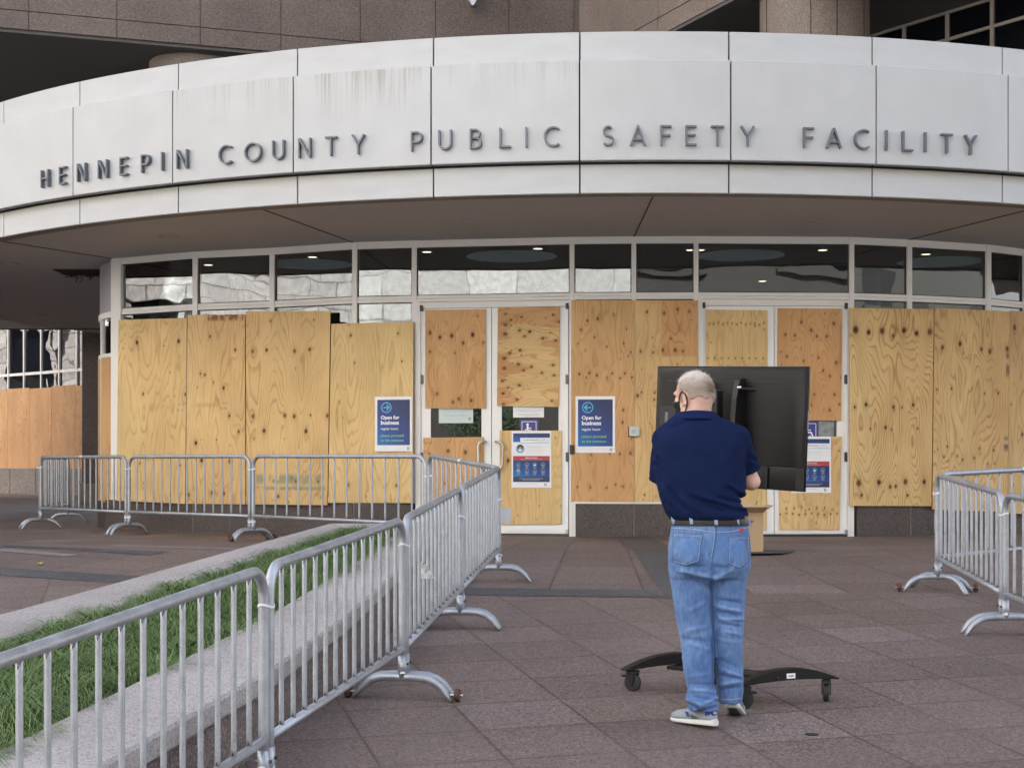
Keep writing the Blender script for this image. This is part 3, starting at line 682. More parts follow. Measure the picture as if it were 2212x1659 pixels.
GL = {  # strokes on a 1-high grid, x from -w/2 to w/2
    'H': (.66, [[(-.3, 0), (-.3, 1)], [(.3, 0), (.3, 1)], [(-.3, .5), (.3, .5)]]),
    'E': (.5, [[(-.25, 0), (-.25, 1)], [(-.25, .95), (.25, .95)], [(-.25, .52), (.2, .52)], [(-.25, .05), (.25, .05)]]),
    'F': (.5, [[(-.25, 0), (-.25, 1)], [(-.25, .95), (.25, .95)], [(-.25, .5), (.2, .5)]]),
    'N': (.68, [[(-.31, 0), (-.31, 1)], [(.31, 0), (.31, 1)], [(-.31, 1), (.31, 0)]]),
    'P': (.54, [[(-.25, 0), (-.25, 1)], [(-.25, .95), (0, .95)] + arc(.0, .70, .26, .25, 90, -90) + [(-.25, .45)]]),
    'B': (.56, [[(-.25, 0), (-.25, 1)], [(-.25, .95), (0, .95)] + arc(.0, .735, .2, .215, 90, -90) + [(-.25, .52)], [(-.25, .52), (.02, .52)] + arc(.02, .285, .25, .235, 90, -90) + [(-.25, .05)]]),
    'I': (.1, [[(0, 0), (0, 1)]]),
    'L': (.5, [[(-.25, 0), (-.25, 1)], [(-.25, .05), (.28, .05)]]),
    'T': (.6, [[(0, 0), (0, 1)], [(-.32, .95), (.32, .95)]]),
    'Y': (.64, [[(-.32, 1), (0, .48)], [(.32, 1), (0, .48)], [(0, 0), (0, .5)]]),
    'A': (.72, [[(-.36, 0), (0, 1)], [(.36, 0), (0, 1)], [(-.22, .3), (.22, .3)]]),
    'U': (.64, [[(-.3, 1), (-.3, .33)] + arc(0, .33, .3, .28, 180, 360) + [(.3, 1)]]),
    'C': (.7, [arc(.1, .5, .45, .46, 52, 308, 22)]),
    'O': (.9, [arc(0, .5, .46, .46, 0, 360, 30)]),
    'S': (.5, [arc(.0, .73, .22, .22, 40, 255, 14) + arc(.0, .27, .25, .22, 75, -145, 14)]),
}
LH, LD, ZL = .205, .055, CZ + 3.228
M['letter'] = mat_plain('grey_metal_letter', (.135, .152, .175), .45, .3, .08, 12)
for ch, x in LET:
    t = (x - HX) / F; rr = CR + .099
    # nearest crossing of the viewing column with the band
    a_ = 1 + t * t; b_ = -2 * (t * CC[0] + CC[1]); c_ = CC[0] ** 2 + CC[1] ** 2 - rr * rr
    Y = (-b_ - math.sqrt(b_ * b_ - 4 * a_ * c_)) / (2 * a_); P = Vector((t * Y, Y, ZL))
    nrm = Vector((P.x - CC[0], P.y - CC[1], 0)).normalized(); ux = Vector((-nrm.y, nrm.x, 0))
    mb = MB(); w2 = .043 * LH * 1.35
    for st in GL[ch][1]:
        pts = [Vector((px * LH, py * LH)) for px, py in st]; closed = (pts[0] - pts[-1]).length < 1e-5
        rings = []
        for i, p in enumerate(pts):
            pa = pts[i - 1] if i else (pts[-2] if closed else p); pb = pts[i + 1] if i < len(pts) - 1 else (pts[1] if closed else p)
            d = (pb - pa).normalized(); n_ = Vector((-d.y, d.x))
            k0 = p + n_ * w2 / 1.35; k1 = p - n_ * w2 / 1.35
            Q = lambda k, dep: P + ux * k.x + Vector((0, 0, k.y)) + nrm * dep
            rings.append([Q(k0, .008), Q(k1, .008), Q(k1, LD), Q(k0, LD)])
        mb.loft(rings)
    mb.build('letter', M['letter'], SG)
# ------------------------------------------------------------------ plywood boards
def mat_wood():
    t = NT('plywood')
    at1 = lambda nm: t.n('ShaderNodeAttribute', {'attribute_name': nm}).outputs['Fac']
    g, kn, tn = at1('grain'), at1('knot'), at1('tone')
    uv = t.n('ShaderNodeUVMap', {'uv_map': 'board'}).outputs[0]
    wob = t.noise(t.mapping(uv, scale=(26, 3.5, 1)), 1.0, 3, .6)
    ph = t.math('ADD', g, t.math('MULTIPLY', wob, .22))
    fr = t.math('FRACT', ph)                          # one growth ring: slow rise, sharp late-wood edge
    ring = t.ramp(fr, [(0, (.0,) * 3), (.6, (.1,) * 3), (.84, (1,) * 3), (.92, (.6,) * 3), (1, (0,) * 3)])
    str_ = t.n('ShaderNodeMapRange', None, Value=t.noise(t.mapping(uv, scale=(5, 1.2, 1)), 1.0, 3), i1=.3, i2=.7, i3=.25, i4=1.0).outputs[0]
    ring = t.math('MULTIPLY', t.math('MULTIPLY', ring, str_), t.n('ShaderNodeAttribute', {'attribute_name': 'ring', 'attribute_type': 'OBJECT'}).outputs['Fac'], True)
    fib = t.noise(t.mapping(uv, scale=(190, 5, 1)), 1.0, 2)
    pale = t.mix(ring, (.70, .52, .25, 1), (.42, .25, .09, 1))
    oran = t.mix(ring, (.60, .34, .155, 1), (.36, .16, .06, 1))
    col = t.mix(tn, pale, oran)
    col = t.mix(1.0, col, t.ramp(fib, [(.25, (.86, .85, .83)), (.75, (1.08, 1.08, 1.08))]), 'MULTIPLY')
    col = t.mix(1.0, col, t.ramp(t.noise(t.mapping(uv, scale=(3, 1, 1)), 1.0, 4), [(.3, (.86, .84, .80)), (.7, (1.06, 1.05, 1.04))]), 'MULTIPLY')
    col = t.mix(t.n('ShaderNodeMapRange', None, Value=kn, i1=.0, i2=.42).outputs[0], col, (.17, .075, .024, 1))
    col = t.mix(t.n('ShaderNodeMapRange', None, Value=kn, i1=.5, i2=.85).outputs[0], col, (.022, .012, .007, 1))
    pins = t.n('ShaderNodeTexVoronoi', None, Vector=t.mapping(uv, scale=(5, 4.2, 1)), Scale=1.0).outputs['Distance']
    col = t.mix(t.n('ShaderNodeMapRange', None, Value=pins, i1=.025, i2=.05, i3=.7, i4=0.0).outputs[0], col, (.1, .05, .02, 1))
    stn = t.n('ShaderNodeAttribute', {'attribute_name': 'stain'}).outputs['Color']
    sa = t.n('ShaderNodeAttribute', {'attribute_name': 'stain'}).outputs['Alpha']
    col = t.mix(sa, col, stn)
    return t.bsdf(col, .62, 0, t.bump(ring, .06, .002), .3)
M['ply'] = mat_wood()
M['ply_edge'] = mat_plain('plywood_edge', (.40, .26, .12), .7, 0, .25, 60)
def board(corners, label, tone, knots=(), seed=0, rings=7.0, horiz=False, stains=(), thick=.013, parent_name='plywood_board', pins=0, ring=.75):
    """corners: lower-left, lower-right, upper-right, upper-left of the face, in space; knots in metres on the face"""
    c = [Vector(p) for p in corners]
    W = (c[1] - c[0]).length; H = (c[3] - c[0]).length
    nu, nv = max(8, int(W / .0095)), max(12, int(H / .0125))
    U, V = np.meshgrid(np.linspace(0, 1, nu + 1), np.linspace(0, 1, nv + 1))
    cc = [np.array(p) for p in c]
    P = ((1 - U) * (1 - V))[..., None] * cc[0] + (U * (1 - V))[..., None] * cc[1] + (U * V)[..., None] * cc[2] + ((1 - U) * V)[..., None] * cc[3]
    u, v = U * W, V * H
    if horiz: u, v = V * H, U * W
    # the figure: slow bands, cathedral arches and swirls round the knots
    g = rings * (fbm(u * 2.4, v * .42, seed, 2) * 1.5 + fbm(u * 6, v * 1.1, seed + 9, 2) * .35 + u * .55)
    g = g * 1.55 + 1.2 * fbm(u * 14, v * 1.6, seed + 20, 2)
    kn = np.zeros_like(u)
    kl = list(knots)
    rs = np.random.RandomState(seed + 100)
    for i in range(pins): kl.append((rs.rand() * W, rs.rand() * H, .004 + .005 * rs.rand(), .5 + .5 * rs.rand()))
    for (ku, kv, r, d) in kl:
        if horiz: du, dv = u - kv, v - ku
        else: du, dv = u - ku, v - kv
        g = g + min(r, .03) * 62 * np.exp(-((du / (r * 2.6)) ** 2 + (dv / (r * 6.5)) ** 2))
        q = np.sqrt((du / (r * .95)) ** 2 + (dv / (r * 1.25)) ** 2)
        kn = np.maximum(kn, d * np.clip(1.25 - q, 0, 1))
        kn = np.maximum(kn, .17 * d * np.exp(-((du / (r * 1.5)) ** 2 + (dv / (r * 2.8)) ** 2)))
    tn = tone if not callable(tone) else tone(u, v, W, H)
    tn = np.clip(tn + (fbm(u * 1.6, v * .5, seed + 40, 2) - .5) * .55, 0, 1) + np.zeros_like(u)
    st = np.zeros(u.shape + (4,))
    for (x0, x1, y0, y1, col, a) in stains:
        m = a * np.clip((fbm(U * 14, V * 30, seed + 60, 3) - .32) * 5, 0, 1) * (U > x0) * (U < x1) * np.clip(1.2 - np.abs((V - (y0 + y1) / 2) / ((y1 - y0) / 2)) ** 2, 0, 1).clip(0, 1)
        w = m > st[..., 3]
        st[w] = np.concatenate([np.broadcast_to(col, u.shape + (3,))[w], m[w][:, None]], 1)
    n = (c[1] - c[0]).cross(c[3] - c[0]).normalized()
    if n.y > 0: n = -n
    off = c[0]
    vs = (P - np.array(off)).reshape(-1, 3).tolist(); k = nu + 1
    fs = [(i * k + j, i * k + j + 1, (i + 1) * k + j + 1, (i + 1) * k + j) for i in range(nv) for j in range(nu)]
    me = bpy.data.meshes.new(parent_name)
    b = [c[0] - off, c[1] - off, c[2] - off, c[3] - off]; bb = [p - n * thick for p in b]
    e0 = len(vs); vs += [tuple(p) for p in b + bb]
    ef = [(e0, e0 + 4, e0 + 5, e0 + 1), (e0 + 1, e0 + 5, e0 + 6, e0 + 2), (e0 + 2, e0 + 6, e0 + 7, e0 + 3), (e0 + 3, e0 + 7, e0 + 4, e0), (e0 + 4, e0 + 7, e0 + 6, e0 + 5)]
    me.from_pydata(vs, [], fs + ef); me.update()
    def attr(nm, a):
        x = me.attributes.new(nm, 'FLOAT', 'POINT'); x.data.foreach_set('value', np.concatenate([a.reshape(-1), np.zeros(8)]).astype(np.float32))
    attr('grain', g); attr('knot', kn); attr('tone', tn)
    x = me.attributes.new('stain', 'FLOAT_COLOR', 'POINT'); x.data.foreach_set('color', np.concatenate([st.reshape(-1), np.zeros(32)]).astype(np.float32))
    uvl = me.uv_layers.new(name='board'); uu = np.stack([u.reshape(-1) + seed * 3.1, v.reshape(-1) + seed * 1.7], 1); uu = np.concatenate([uu, np.zeros((8, 2))])
    li = np.zeros(len(me.loops), np.int32); me.loops.foreach_get('vertex_index', li)
    uvl.data.foreach_set('uv', uu[li].reshape(-1).astype(np.float32))
    o = bpy.data.objects.new(parent_name, me); COL.objects.link(o); o.location = off
    me.materials.append(M['ply']); me.materials.append(M['ply_edge'])
    mi = [0] * len(fs) + [1] * len(ef); me.polygons.foreach_set('material_index', mi)
    o['ring'] = float(ring)
    tag(o, label, 'plywood board'); ORG[o.name] = Vector(off)
    return o
def wall_board(x0t, x1t, x0b, x1b, ytl, ytr, ybl, ybr, label, tone, knots=(), seed=0, off=.075, sc_=.00194, **kw):
    def pt(x, y): p, n = wall_at(x, off); return Vector((p.x, p.y, wz(x, y, off)))
    c = [pt(x0b, ybl), pt(x1b, ybr), pt(x1t, ytr), pt(x0t, ytl)]
    W = (c[1] - c[0]).length; H = (c[3] - c[0]).length; k2 = []
    for (kx, ky, r, d) in knots:
        fu = (kx - x0b) / (x1b - x0b); fv = (ky - ybl) / (ytl - ybl)
        k2.append((fu * W, fv * H, r * sc_, d))
    return board(c, label, tone, k2, seed, **kw)
k4 = lambda L: [(x * .3394, 563 + y * .3394, r, d) for x, y, r, d in L]
k5 = lambda L: [(750.8 + x * .3394, 563 + y * .3394, r, d) for x, y, r, d in L]
k6 = lambda L: [(1461 + x * .3394, 563 + y * .3394, r, d) for x, y, r, d in L]
wall_board(256, 403.4, 251.5, 399.4, 691, 687, 1081.5, 1088, 'tall pale plywood sheet beside the white corner post, left end of the front', .08, k4([(863, 523, 13, 1), (1128, 520, 13, .95), (1035, 548, 5, .9), (907, 848, 12, .55), (1173, 850, 12, .55), (1105, 860, 5, .6), (1043, 887, 4, .7), (1075, 715, 7, .4), (877, 628, 3, .6), (890, 1285, 9, .6), (1147, 1290, 7, .6), (915, 1410, 4, 1), (1085, 1430, 5, .8), (775, 560, 5, .7)]), 1, rings=7, off=.10)
wall_board(405.4, 529, 401.4, 530, 681, 679, 1088, 1089, 'narrow pale plywood sheet with a reddish stain along its top edge', .30, k4([(1333, 485, 9, .7), (1498, 572, 8, 1), (1270, 720, 6, 1), (1300, 728, 8, 1), (1355, 777, 5, 1), (1423, 812, 10, .95), (1253, 808, 4, .8), (1460, 988, 8, 1), (1520, 1088, 10, .7), (1244, 1160, 12, 1), (1378, 1140, 5, .9), (1490, 1130, 4, .6), (1283, 1270, 13, .95), (1465, 1275, 17, .5), (1200, 1490, 15, .5), (1352, 1475, 13, .7), (1425, 1480, 13, .7)]), 2, off=.097, stains=[(.35, .97, .965, 1.01, (.16, .045, .03), .85)])
wall_board(531, 713.5, 532, 707, 673, 671.7, 1089, 1091, 'tall plywood sheet with big paired knots and faint green paint smears low down', .16, k4([(1610, 578, 14, .5), (1697, 570, 10, .9), (1870, 577, 15, .5), (1962, 567, 10, .85), (1720, 385, 5, .9), (1985, 382, 5, .9), (1617, 686, 4, .7), (1877, 686, 4, .7), (1612, 990, 14, .6), (1812, 985, 14, .6), (1871, 990, 14, .6), (2075, 985, 13, .6), (1972, 982, 6, 1), (1682, 1082, 14, .8), (1945, 1083, 14, .8), (1617, 1133, 4, .6), (1810, 1133, 4, .6), (1857, 1383, 9, .9), (1883, 1400, 12, .7), (2025, 1400, 10, .8), (1773, 1497, 13, .5), (2047, 1500, 13, .5), (1840, 1532, 6, .7), (1745, 1400, 9, .6)]), 3, rings=8, off=.118, ring=.9, stains=[(.12, .92, .105, .16, (.20, .25, .17), .75), (.12, .97, .075, .095, (.17, .24, .17), .7)])
wall_board(715.6, 892.5, 709, 892.5, 700, 694.5, 1086, 1086, 'pale plywood sheet carrying the blue right arrow poster, left of the first doors', .0, k5([(8, 480, 8, .9), (318, 475, 6, .9), (35, 655, 5, .9), (345, 652, 6, .8), (312, 1432, 9, .6), (2, 1430, 8, 1), (120, 1500, 5, .6), (-60, 900, 5, .6)]), 4, rings=8, off=.115)
dk = dict(off=.041)
wall_board(918.5, 1049.5, 918.5, 1049.8, 670, 668, 882, 882.5, 'orange plywood square on the upper half of the first door leaf', .8, k5([(525, 460, 13, .6), (588, 490, 11, .85), (664, 480, 13, .8), (797, 475, 13, .95), (736, 527, 12, .6), (866, 525, 8, .5), (525, 580, 10, .5), (684, 590, 6, .7), (828, 358, 4, 1), (838, 653, 4, .7), (570, 848, 13, .45), (708, 880, 12, .55), (671, 900, 12, .5), (788, 890, 13, .55)]), 5, rings=9, **dk)
wall_board(1075.5, 1209.5, 1073.5, 1207, 664, 663, 877, 879, 'plywood square with sideways grain and many small knots, upper second door leaf', lambda u, v, W, H: .25 + .75 * (fbm(u * 7, v * 1.6, 77, 2) > .47), k5([(1000, 410, 12, .6), (1102, 360, 10, .5), (1035, 378, 8, .7), (1090, 445, 12, .5), (1155, 452, 9, .95), (1000, 467, 14, .6), (1122, 482, 9, .6), (1238, 495, 11, .6), (1320, 508, 9, .7), (1095, 570, 10, .7), (1030, 588, 10, .7), (995, 622, 12, .7), (1085, 658, 12, .6), (1168, 675, 11, .6), (1305, 663, 10, .6), (995, 685, 13, .6), (1118, 697, 9, .7), (1235, 712, 10, .5), (1312, 727, 9, .6), (985, 765, 11, .6), (1020, 808, 10, .5), (1092, 792, 10, .7), (990, 845, 10, .8), (1080, 882, 11, .6), (1300, 887, 9, .6), (993, 912, 10, .6), (1340, 390, 8, .9), (1000, 340, 9, .5), (1305, 350, 6, .9)]), 6, rings=8, horiz=True, pins=25, **dk)
wall_board(914.5, 1045, 914.5, 1045, 945.5, 944, 1146, 1146, 'orange plywood panel low on the first door leaf, half hidden by a barrier', .75, k5([(640, 1212, 12, .7), (750, 1222, 12, .7), (520, 1230, 10, .5), (530, 1160, 6, .5), (620, 1420, 6, .7)]), 7, rings=8, **dk)
wall_board(1079, 1213, 1080, 1213, 930, 930, 1133, 1132, 'pale plywood panel behind the health notice on the second door leaf', .08, k5([(1025, 1272, 11, .8), (1322, 1130, 4, .7), (1115, 1560, 0.1, .1)]) + [(1081 + 12, 1239, 5, 1), (1085, 1183, 7, 1), (1143, 1184, 8, .6), (1112, 1248, 8, .7), (1204, 1200, 5, .9), (1200, 1247, 6, .8), (1152, 1246, 5, .8)], 8, pins=8, **dk)
wall_board(1234, 1370.6, 1233.5, 1370.4, 648.5, 648.5, 1083.5, 1083.5, 'orange plywood sheet carrying the blue left arrow poster, between the door pairs', .72, k5([(1590, 370, 8, .9), (1525, 383, 8, .7), (1485, 440, 9, .5), (1692, 345, 4, .8), (1775, 435, 6, .6), (1570, 488, 5, .8), (1465, 530, 7, .5), (1648, 548, 5, .8), (1757, 527, 7, .6), (1475, 722, 8, .75), (1538, 716, 8, .75), (1520, 745, 5, .9), (1586, 730, 8, .75), (1650, 745, 5, .9), (1685, 718, 7, .7), (1735, 748, 6, .8), (1765, 718, 8, .6), (1810, 743, 8, .6), (1755, 950, 9, .6), (1750, 1030, 9, .6), (1550, 1235, 9, .5), (1670, 1228, 8, .5), (1733, 1230, 8, .6), (1800, 1225, 9, .6), (1463, 1440, 8, .5), (1545, 1442, 8, .5), (1648, 1445, 5, .95), (1706, 1425, 8, .5), (1755, 1437, 9, .5)]), 9, rings=8, pins=10)
wall_board(1371.2, 1507, 1371, 1507, 649, 649, 1083.5, 1083.5, 'pale and orange striped plywood sheet behind the edge of the television', lambda u, v, W, H: .06 + .5 * (u / W > .42) * (v / H > .72) + .2 * (fbm(u * 4, v * .4, 31, 2) > .5), k5([(1905, 328, 9, .6), (2015, 335, 12, .5), (2100, 310, 12, .5), (2175, 325, 8, .6), (1940, 487, 4, .8), (2058, 497, 7, .6), (1865, 578, 10, .5), (1945, 585, 8, .6), (2008, 570, 13, .5), (2085, 570, 13, .6), (2135, 577, 10, .5), (1845, 860, 12, .6), (1872, 838, 7, .6), (1955, 840, 8, .6), (1952, 885, 8, .6), (1890, 1490, 7, .6), (1925, 1035, 4, .8)]), 10, rings=6, pins=8)
wall_board(1525, 1658, 1525, 1658, 669, 670.5, 885, 885, 'pale plywood square with rows of pin knots on the third door leaf', .12, k6([(x, 400 + 6 * math.sin(x), 4.5, .8) for x in range(210, 580, 29)] + [(x, 628 + 8 * math.sin(x * 2), 4.5, .8) for x in range(200, 580, 44)]), 11, rings=6, pins=14, **dk)
wall_board(1680, 1819, 1678, 1817, 665.5, 667, 908, 908.5, 'dark orange plywood square on the upper half of the rightmost door leaf', .9, k6([(790, 392, 10, .5), (997, 397, 12, .5), (852, 440, 12, .5), (690, 470, 9, .6), (750, 475, 9, .6), (890, 480, 9, .6), (952, 480, 9, .6), (700, 610, 10, .5), (902, 617, 9, .5), (808, 638, 9, .5), (1015, 647, 12, .5), (932, 697, 8, .7), (975, 733, 10, .5), (875, 850, 9, .5), (1005, 850, 9, .6), (975, 950, 11, .5), (1037, 912, 8, .6), (860, 920, 7, .6)]), 12, rings=9, pins=22, **dk)
wall_board(1522, 1656, 1522, 1656, 930, 930, 1146, 1146, 'plywood panel low on the third door leaf, behind the man and the cardboard box', .1, (), 13, pins=20, **dk)
wall_board(1683, 1818, 1683, 1813, 943, 943, 1144, 1144.5, 'plywood panel low on the rightmost door leaf with rows of pin knots', .15, k6([(x, 1575 + 6 * math.sin(x), 4.5, .9) for x in range(700, 1030, 48)] + [(x, 1612 + 5 * math.sin(x * 2), 5, .9) for x in range(660, 1030, 40)] + [(1003, 1160, 5, .7), (1025, 1210, 5, .7)]), 14, rings=8, pins=10, **dk)
wall_board(1834.5, 2017.2, 1834.8, 2012, 665.5, 668, 1092.5, 1093, 'plywood sheet right of the doors with a row of big dark knots near its top', .22, k6([(1140, 440, 22, .85), (1220, 455, 15, .95), (1303, 445, 20, .7), (1371, 475, 13, .6), (1438, 440, 16, .95), (1517, 457, 14, 1), (1600, 447, 21, .6), (1205, 915, 11, 1), (1135, 932, 8, .9), (1375, 930, 10, .8), (1430, 932, 6, .9), (1500, 915, 10, .95), (1327, 1060, 10, .95), (1232, 1070, 6, .8), (1365, 1073, 6, .9), (1528, 1065, 6, .9), (1160, 1415, 20, .7), (1287, 1410, 15, .95), (1358, 1438, 12, .7), (1393, 1435, 12, .7), (1455, 1405, 17, .7), (1575, 1405, 13, 1), (1178, 1492, 9, .95), (1470, 1492, 8, .95)]), 15, rings=9, off=.12, ring=1.25)
wall_board(2019, 2182, 2014.2, 2176, 665, 673, 1100, 1106, 'plywood sheet near the right edge with grey smudges along its right side', .3, k6([(1682, 550, 15, .6), (1790, 522, 15, .85), (1926, 550, 15, .6), (1980, 562, 17, .6), (2090, 540, 15, .7), (1810, 582, 12, .3), (1740, 810, 9, .7), (1650, 820, 6, 1), (1868, 805, 8, .4), (1950, 832, 6, 1), (2037, 825, 8, .8), (1718, 1180, 8, .7), (1920, 1185, 9, .5), (2013, 1190, 8, .8), (1697, 1245, 10, .4), (1782, 1238, 9, .5), (1815, 1260, 10, .5), (1887, 1245, 10, .5), (1725, 1270, 5, .9), (2020, 1275, 5, .9), (1975, 1280, 5, .7)]), 16, rings=8, off=.115, ring=1.0, pins=8, stains=[(.955, 1.01, .66, .82, (.09, .085, .075), .8), (.94, 1.01, .30, .38, (.09, .085, .075), .8)])
wall_board(2182.8, 2300, 2177, 2300, 671, 680, 1108, 1116, 'plywood sheet cut off by the right edge of the view', .35, k6([(2138, 425, 20, .6), (2195, 1100, 14, .6), (2122, 915, 6, .9)]), 17, rings=8, off=.12, pins=8)
def bay_board(i0, i1, z0, z1, label, seed):
    pts = [(dc[0] + (drd + .025) * math.cos(a), dc[1] + (drd + .025) * math.sin(a)) for a in (aa[i0], aa[i1])]
    (x0, y0), (x1, y1) = pts
    return board([(x1, y1, z0), (x0, y0, z0), (x0, y0, z1), (x1, y1, z1)], label, .75, (), seed, pins=10)
bay_board(0, 3, .36, 2.36, 'slim orange plywood sheet just left of the white corner post', 18)
bay_board(3, 6, .37, 2.36, 'slim orange plywood sheet on the curve of the glass bay', 19)
bay_board(6, 9, .37, 2.36, 'orange plywood sheet turning away round the curved glass bay', 20)
wl = ['leftmost orange plywood sheet on the far wing under the canopy', 'second orange plywood sheet from the left on the far wing', 'middle orange plywood sheet of the far wing, pale pencil marks on it', 'wide orange plywood sheet left of the last narrow one on the far wing', 'narrow orange plywood sheet next to the dark granite pillar']
for i, (x0, x1) in enumerate(zip((-35, 21, 67, 115.5, 167), (20.6, 66.6, 115, 166.6, 200))):
    s1, s0 = ws(x0), ws(x1); q = [Wa + dv * s + nv * .06 for s in (s1, s0)]
    zt = CZ + 2.16 + (.03 if i % 2 else 0)
    board([(q[0].x, q[0].y, .70), (q[1].x, q[1].y, .70), (q[1].x, q[1].y, zt), (q[0].x, q[0].y, zt)], wl[i], .92, (), 21 + i, pins=26)

# faint mill stamps printed on three of the sheets
def stamp(bd, boxes, bars, off):
    mb = MB()
    def V(x, y): p, n = wall_at(x, off + .0015); return Vector((p.x, p.y, wz(x, y, off)))
    def q(x0, y0, x1, y1): mb.add([V(x0, y1), V(x1, y1), V(x1, y0), V(x0, y0)], [(0, 1, 2, 3)])
    T = lambda x, y: (250.3 + .17 * x, 657 + .17 * y)
    for x0, y0, x1, y1 in boxes:
        (a, b), (c, d) = T(x0, y0), T(x1, y1); w = .5
        q(a, b, c, b + w); q(a, d - w, c, d); q(a, b + w, a + w, d - w); q(c - w, b + w, c, d - w)
        for k in range(3): q(a + (c - a) * (.3 + .15 * k), b + 2, a + (c - a) * (.36 + .15 * k), d - 2)
    for x0, y0, x1, y1 in bars:
        n = 5
        for k in range(n):
            if k != 2: (a, b), (c, d) = T(x0 + (x1 - x0) * k / n, y0), T(x0 + (x1 - x0) * (k + .6) / n, y1); q(a, b, c, d)
    mb.build('mill_stamp', M['stamp'], bd)
M['stamp'] = mat_plain('faint_stamp_ink', (.40, .285, .14), .7, 0, .15, 60)
bds = [o for o in COL.objects if o.name.startswith('plywood_board')][:3]
for bd, off, dx, dy in ((bds[0], .10, 0, 0), (bds[1], .097, 555, -20), (bds[2], .118, 1500, -32)):
    stamp(bd, [(470 + dx, 1275 + dy, 545 + dx, 1318 + dy), (572 + dx, 1275 + dy, 660 + dx, 1318 + dy), (680 + dx, 1275 + dy, 750 + dx, 1318 + dy)], [(775 + dx, 1330 + dy, 860 + dx, 1360 + dy), (800 + dx, 1262 + dy, 880 + dx, 1285 + dy)], off)
# ------------------------------------------------------------------ posters, notices and small wall things
class Flat:
    """a flat thing on the shop-front: picture-crop units map to metres on its face"""
    def __init__(s, x0, x1, yt, yb, off, unit_w, unit_h):
        a, n = wall_at(x0, off); b, _ = wall_at(x1, off)
        s.u = (b - a).normalized(); s.n = Vector((s.u.y, -s.u.x, 0)); s.o = Vector((a.x, a.y, wz(x0, yb, off)))
        s.W = (b - a).length; s.H = wz(x0, yt, off) - s.o.z; s.kx = s.W / unit_w; s.ky = s.H / unit_h; s.uh = unit_h
    def p(s, x, y, d=0): return s.o + s.u * (x * s.kx) + Vector((0, 0, (s.uh - y) * s.ky)) + s.n * d
    def rect(s, mb, x0, y0, x1, y1, d0, d1):
        return mb.hexa([s.p(x0, y1, d1), s.p(x1, y1, d1), s.p(x1, y1, d0), s.p(x0, y1, d0), s.p(x0, y0, d1), s.p(x1, y0, d1), s.p(x1, y0, d0), s.p(x0, y0, d0)])
    def disc(s, mb, x, y, r, d, r2=None, n=24, sx=1, sy=1):
        r2 = 0.02 * r if r2 is None else r2
        return mb.loft([[s.p(x + math.cos(a) * q * sx, y + math.sin(a) * q * sy * s.kx / s.ky, d) for q in (r2, r)] for a in np.linspace(0, 2 * math.pi, n + 1)], False, False)
    def stroke(s, mb, pts, w, d):
        rows = []
        for i, p in enumerate(pts):
            a, b = Vector(pts[max(i - 1, 0)]), Vector(pts[min(i + 1, len(pts) - 1)]); t = (b - a).normalized(); nn = Vector((-t.y, t.x)) * w / 2
            rows.append([s.p(p[0] + nn.x, p[1] + nn.y, d), s.p(p[0] - nn.x, p[1] - nn.y, d)])
        return mb.loft(rows, False, False)
    def text(s, body, x, y, w, d, name, m, parent, bold=0.0, align='L'):
        cu = bpy.data.curves.new('t', 'FONT'); cu.body = body; cu.size = 1; cu.offset = bold; cu.resolution_u = 3
        o = bpy.data.objects.new('t', cu); COL.objects.link(o)
        dg = bpy.context.evaluated_depsgraph_get(); me = bpy.data.meshes.new_from_object(o.evaluated_get(dg))
        bpy.data.objects.remove(o); bpy.data.curves.remove(cu)
        xs = [v.co.x for v in me.vertices]; x0, x1 = min(xs), max(xs); k = w * s.kx / (x1 - x0)
        org = s.p(x, y, d)
        if align == 'C': org = org - s.u * (w * s.kx / 2)
        off = ORG[parent.name]
        for v in me.vertices: v.co = org + s.u * ((v.co.x - x0) * k) + Vector((0, 0, v.co.y * k)) - off
        return link(name, me, m, parent)
def grad_mat(name, c0, c1, c2):
    t = NT(name); g = t.n('ShaderNodeSeparateXYZ', None, Vector=t.coord('Generated'))
    f = t.math('MULTIPLY', t.math('ADD', g.outputs[0], t.math('MULTIPLY', g.outputs[2], 1.4)), .4)
    return t.bsdf(t.ramp(f, [(0, c0), (.38, c1), (.75, c2)]), .42, 0, None, .4)
M['blue_print'] = grad_mat('blue_poster_print', (.012, .16, .46), (.022, .06, .25), (.022, .034, .115))
M['cyan_print'] = mat_plain('light_blue_print', (.09, .42, .72), .45, 0, .02)
M['green_print'] = mat_plain('lime_print', (.30, .55, .12), .45, 0, .02)
M['white_print'] = mat_plain('white_print', (.78, .80, .82), .45, 0, .02)
M['navy'] = mat_plain('navy_print_plain', (.018, .045, .16), .45, 0, .03)
M['navy_dark'] = mat_plain('dark_navy_print', (.018, .03, .09), .45, 0, .03)
M['red_print'] = mat_plain('red_print', (.42, .035, .04), .45, 0, .03)
M['grey_print'] = mat_plain('grey_print', (.42, .44, .46), .5, 0, .03)
M['violet_sign'] = mat_plain('violet_blue_sign', (.045, .04, .22), .4, 0, .03)
M['teal_card'] = mat_plain('pale_teal_card', (.52, .62, .60), .4, 0, .03)
M['skin_a'] = mat_plain('printed_skin', (.42, .22, .14), .5, 0, .02); M['hair_print'] = mat_plain('printed_dark_hair', (.015, .012, .012), .5)
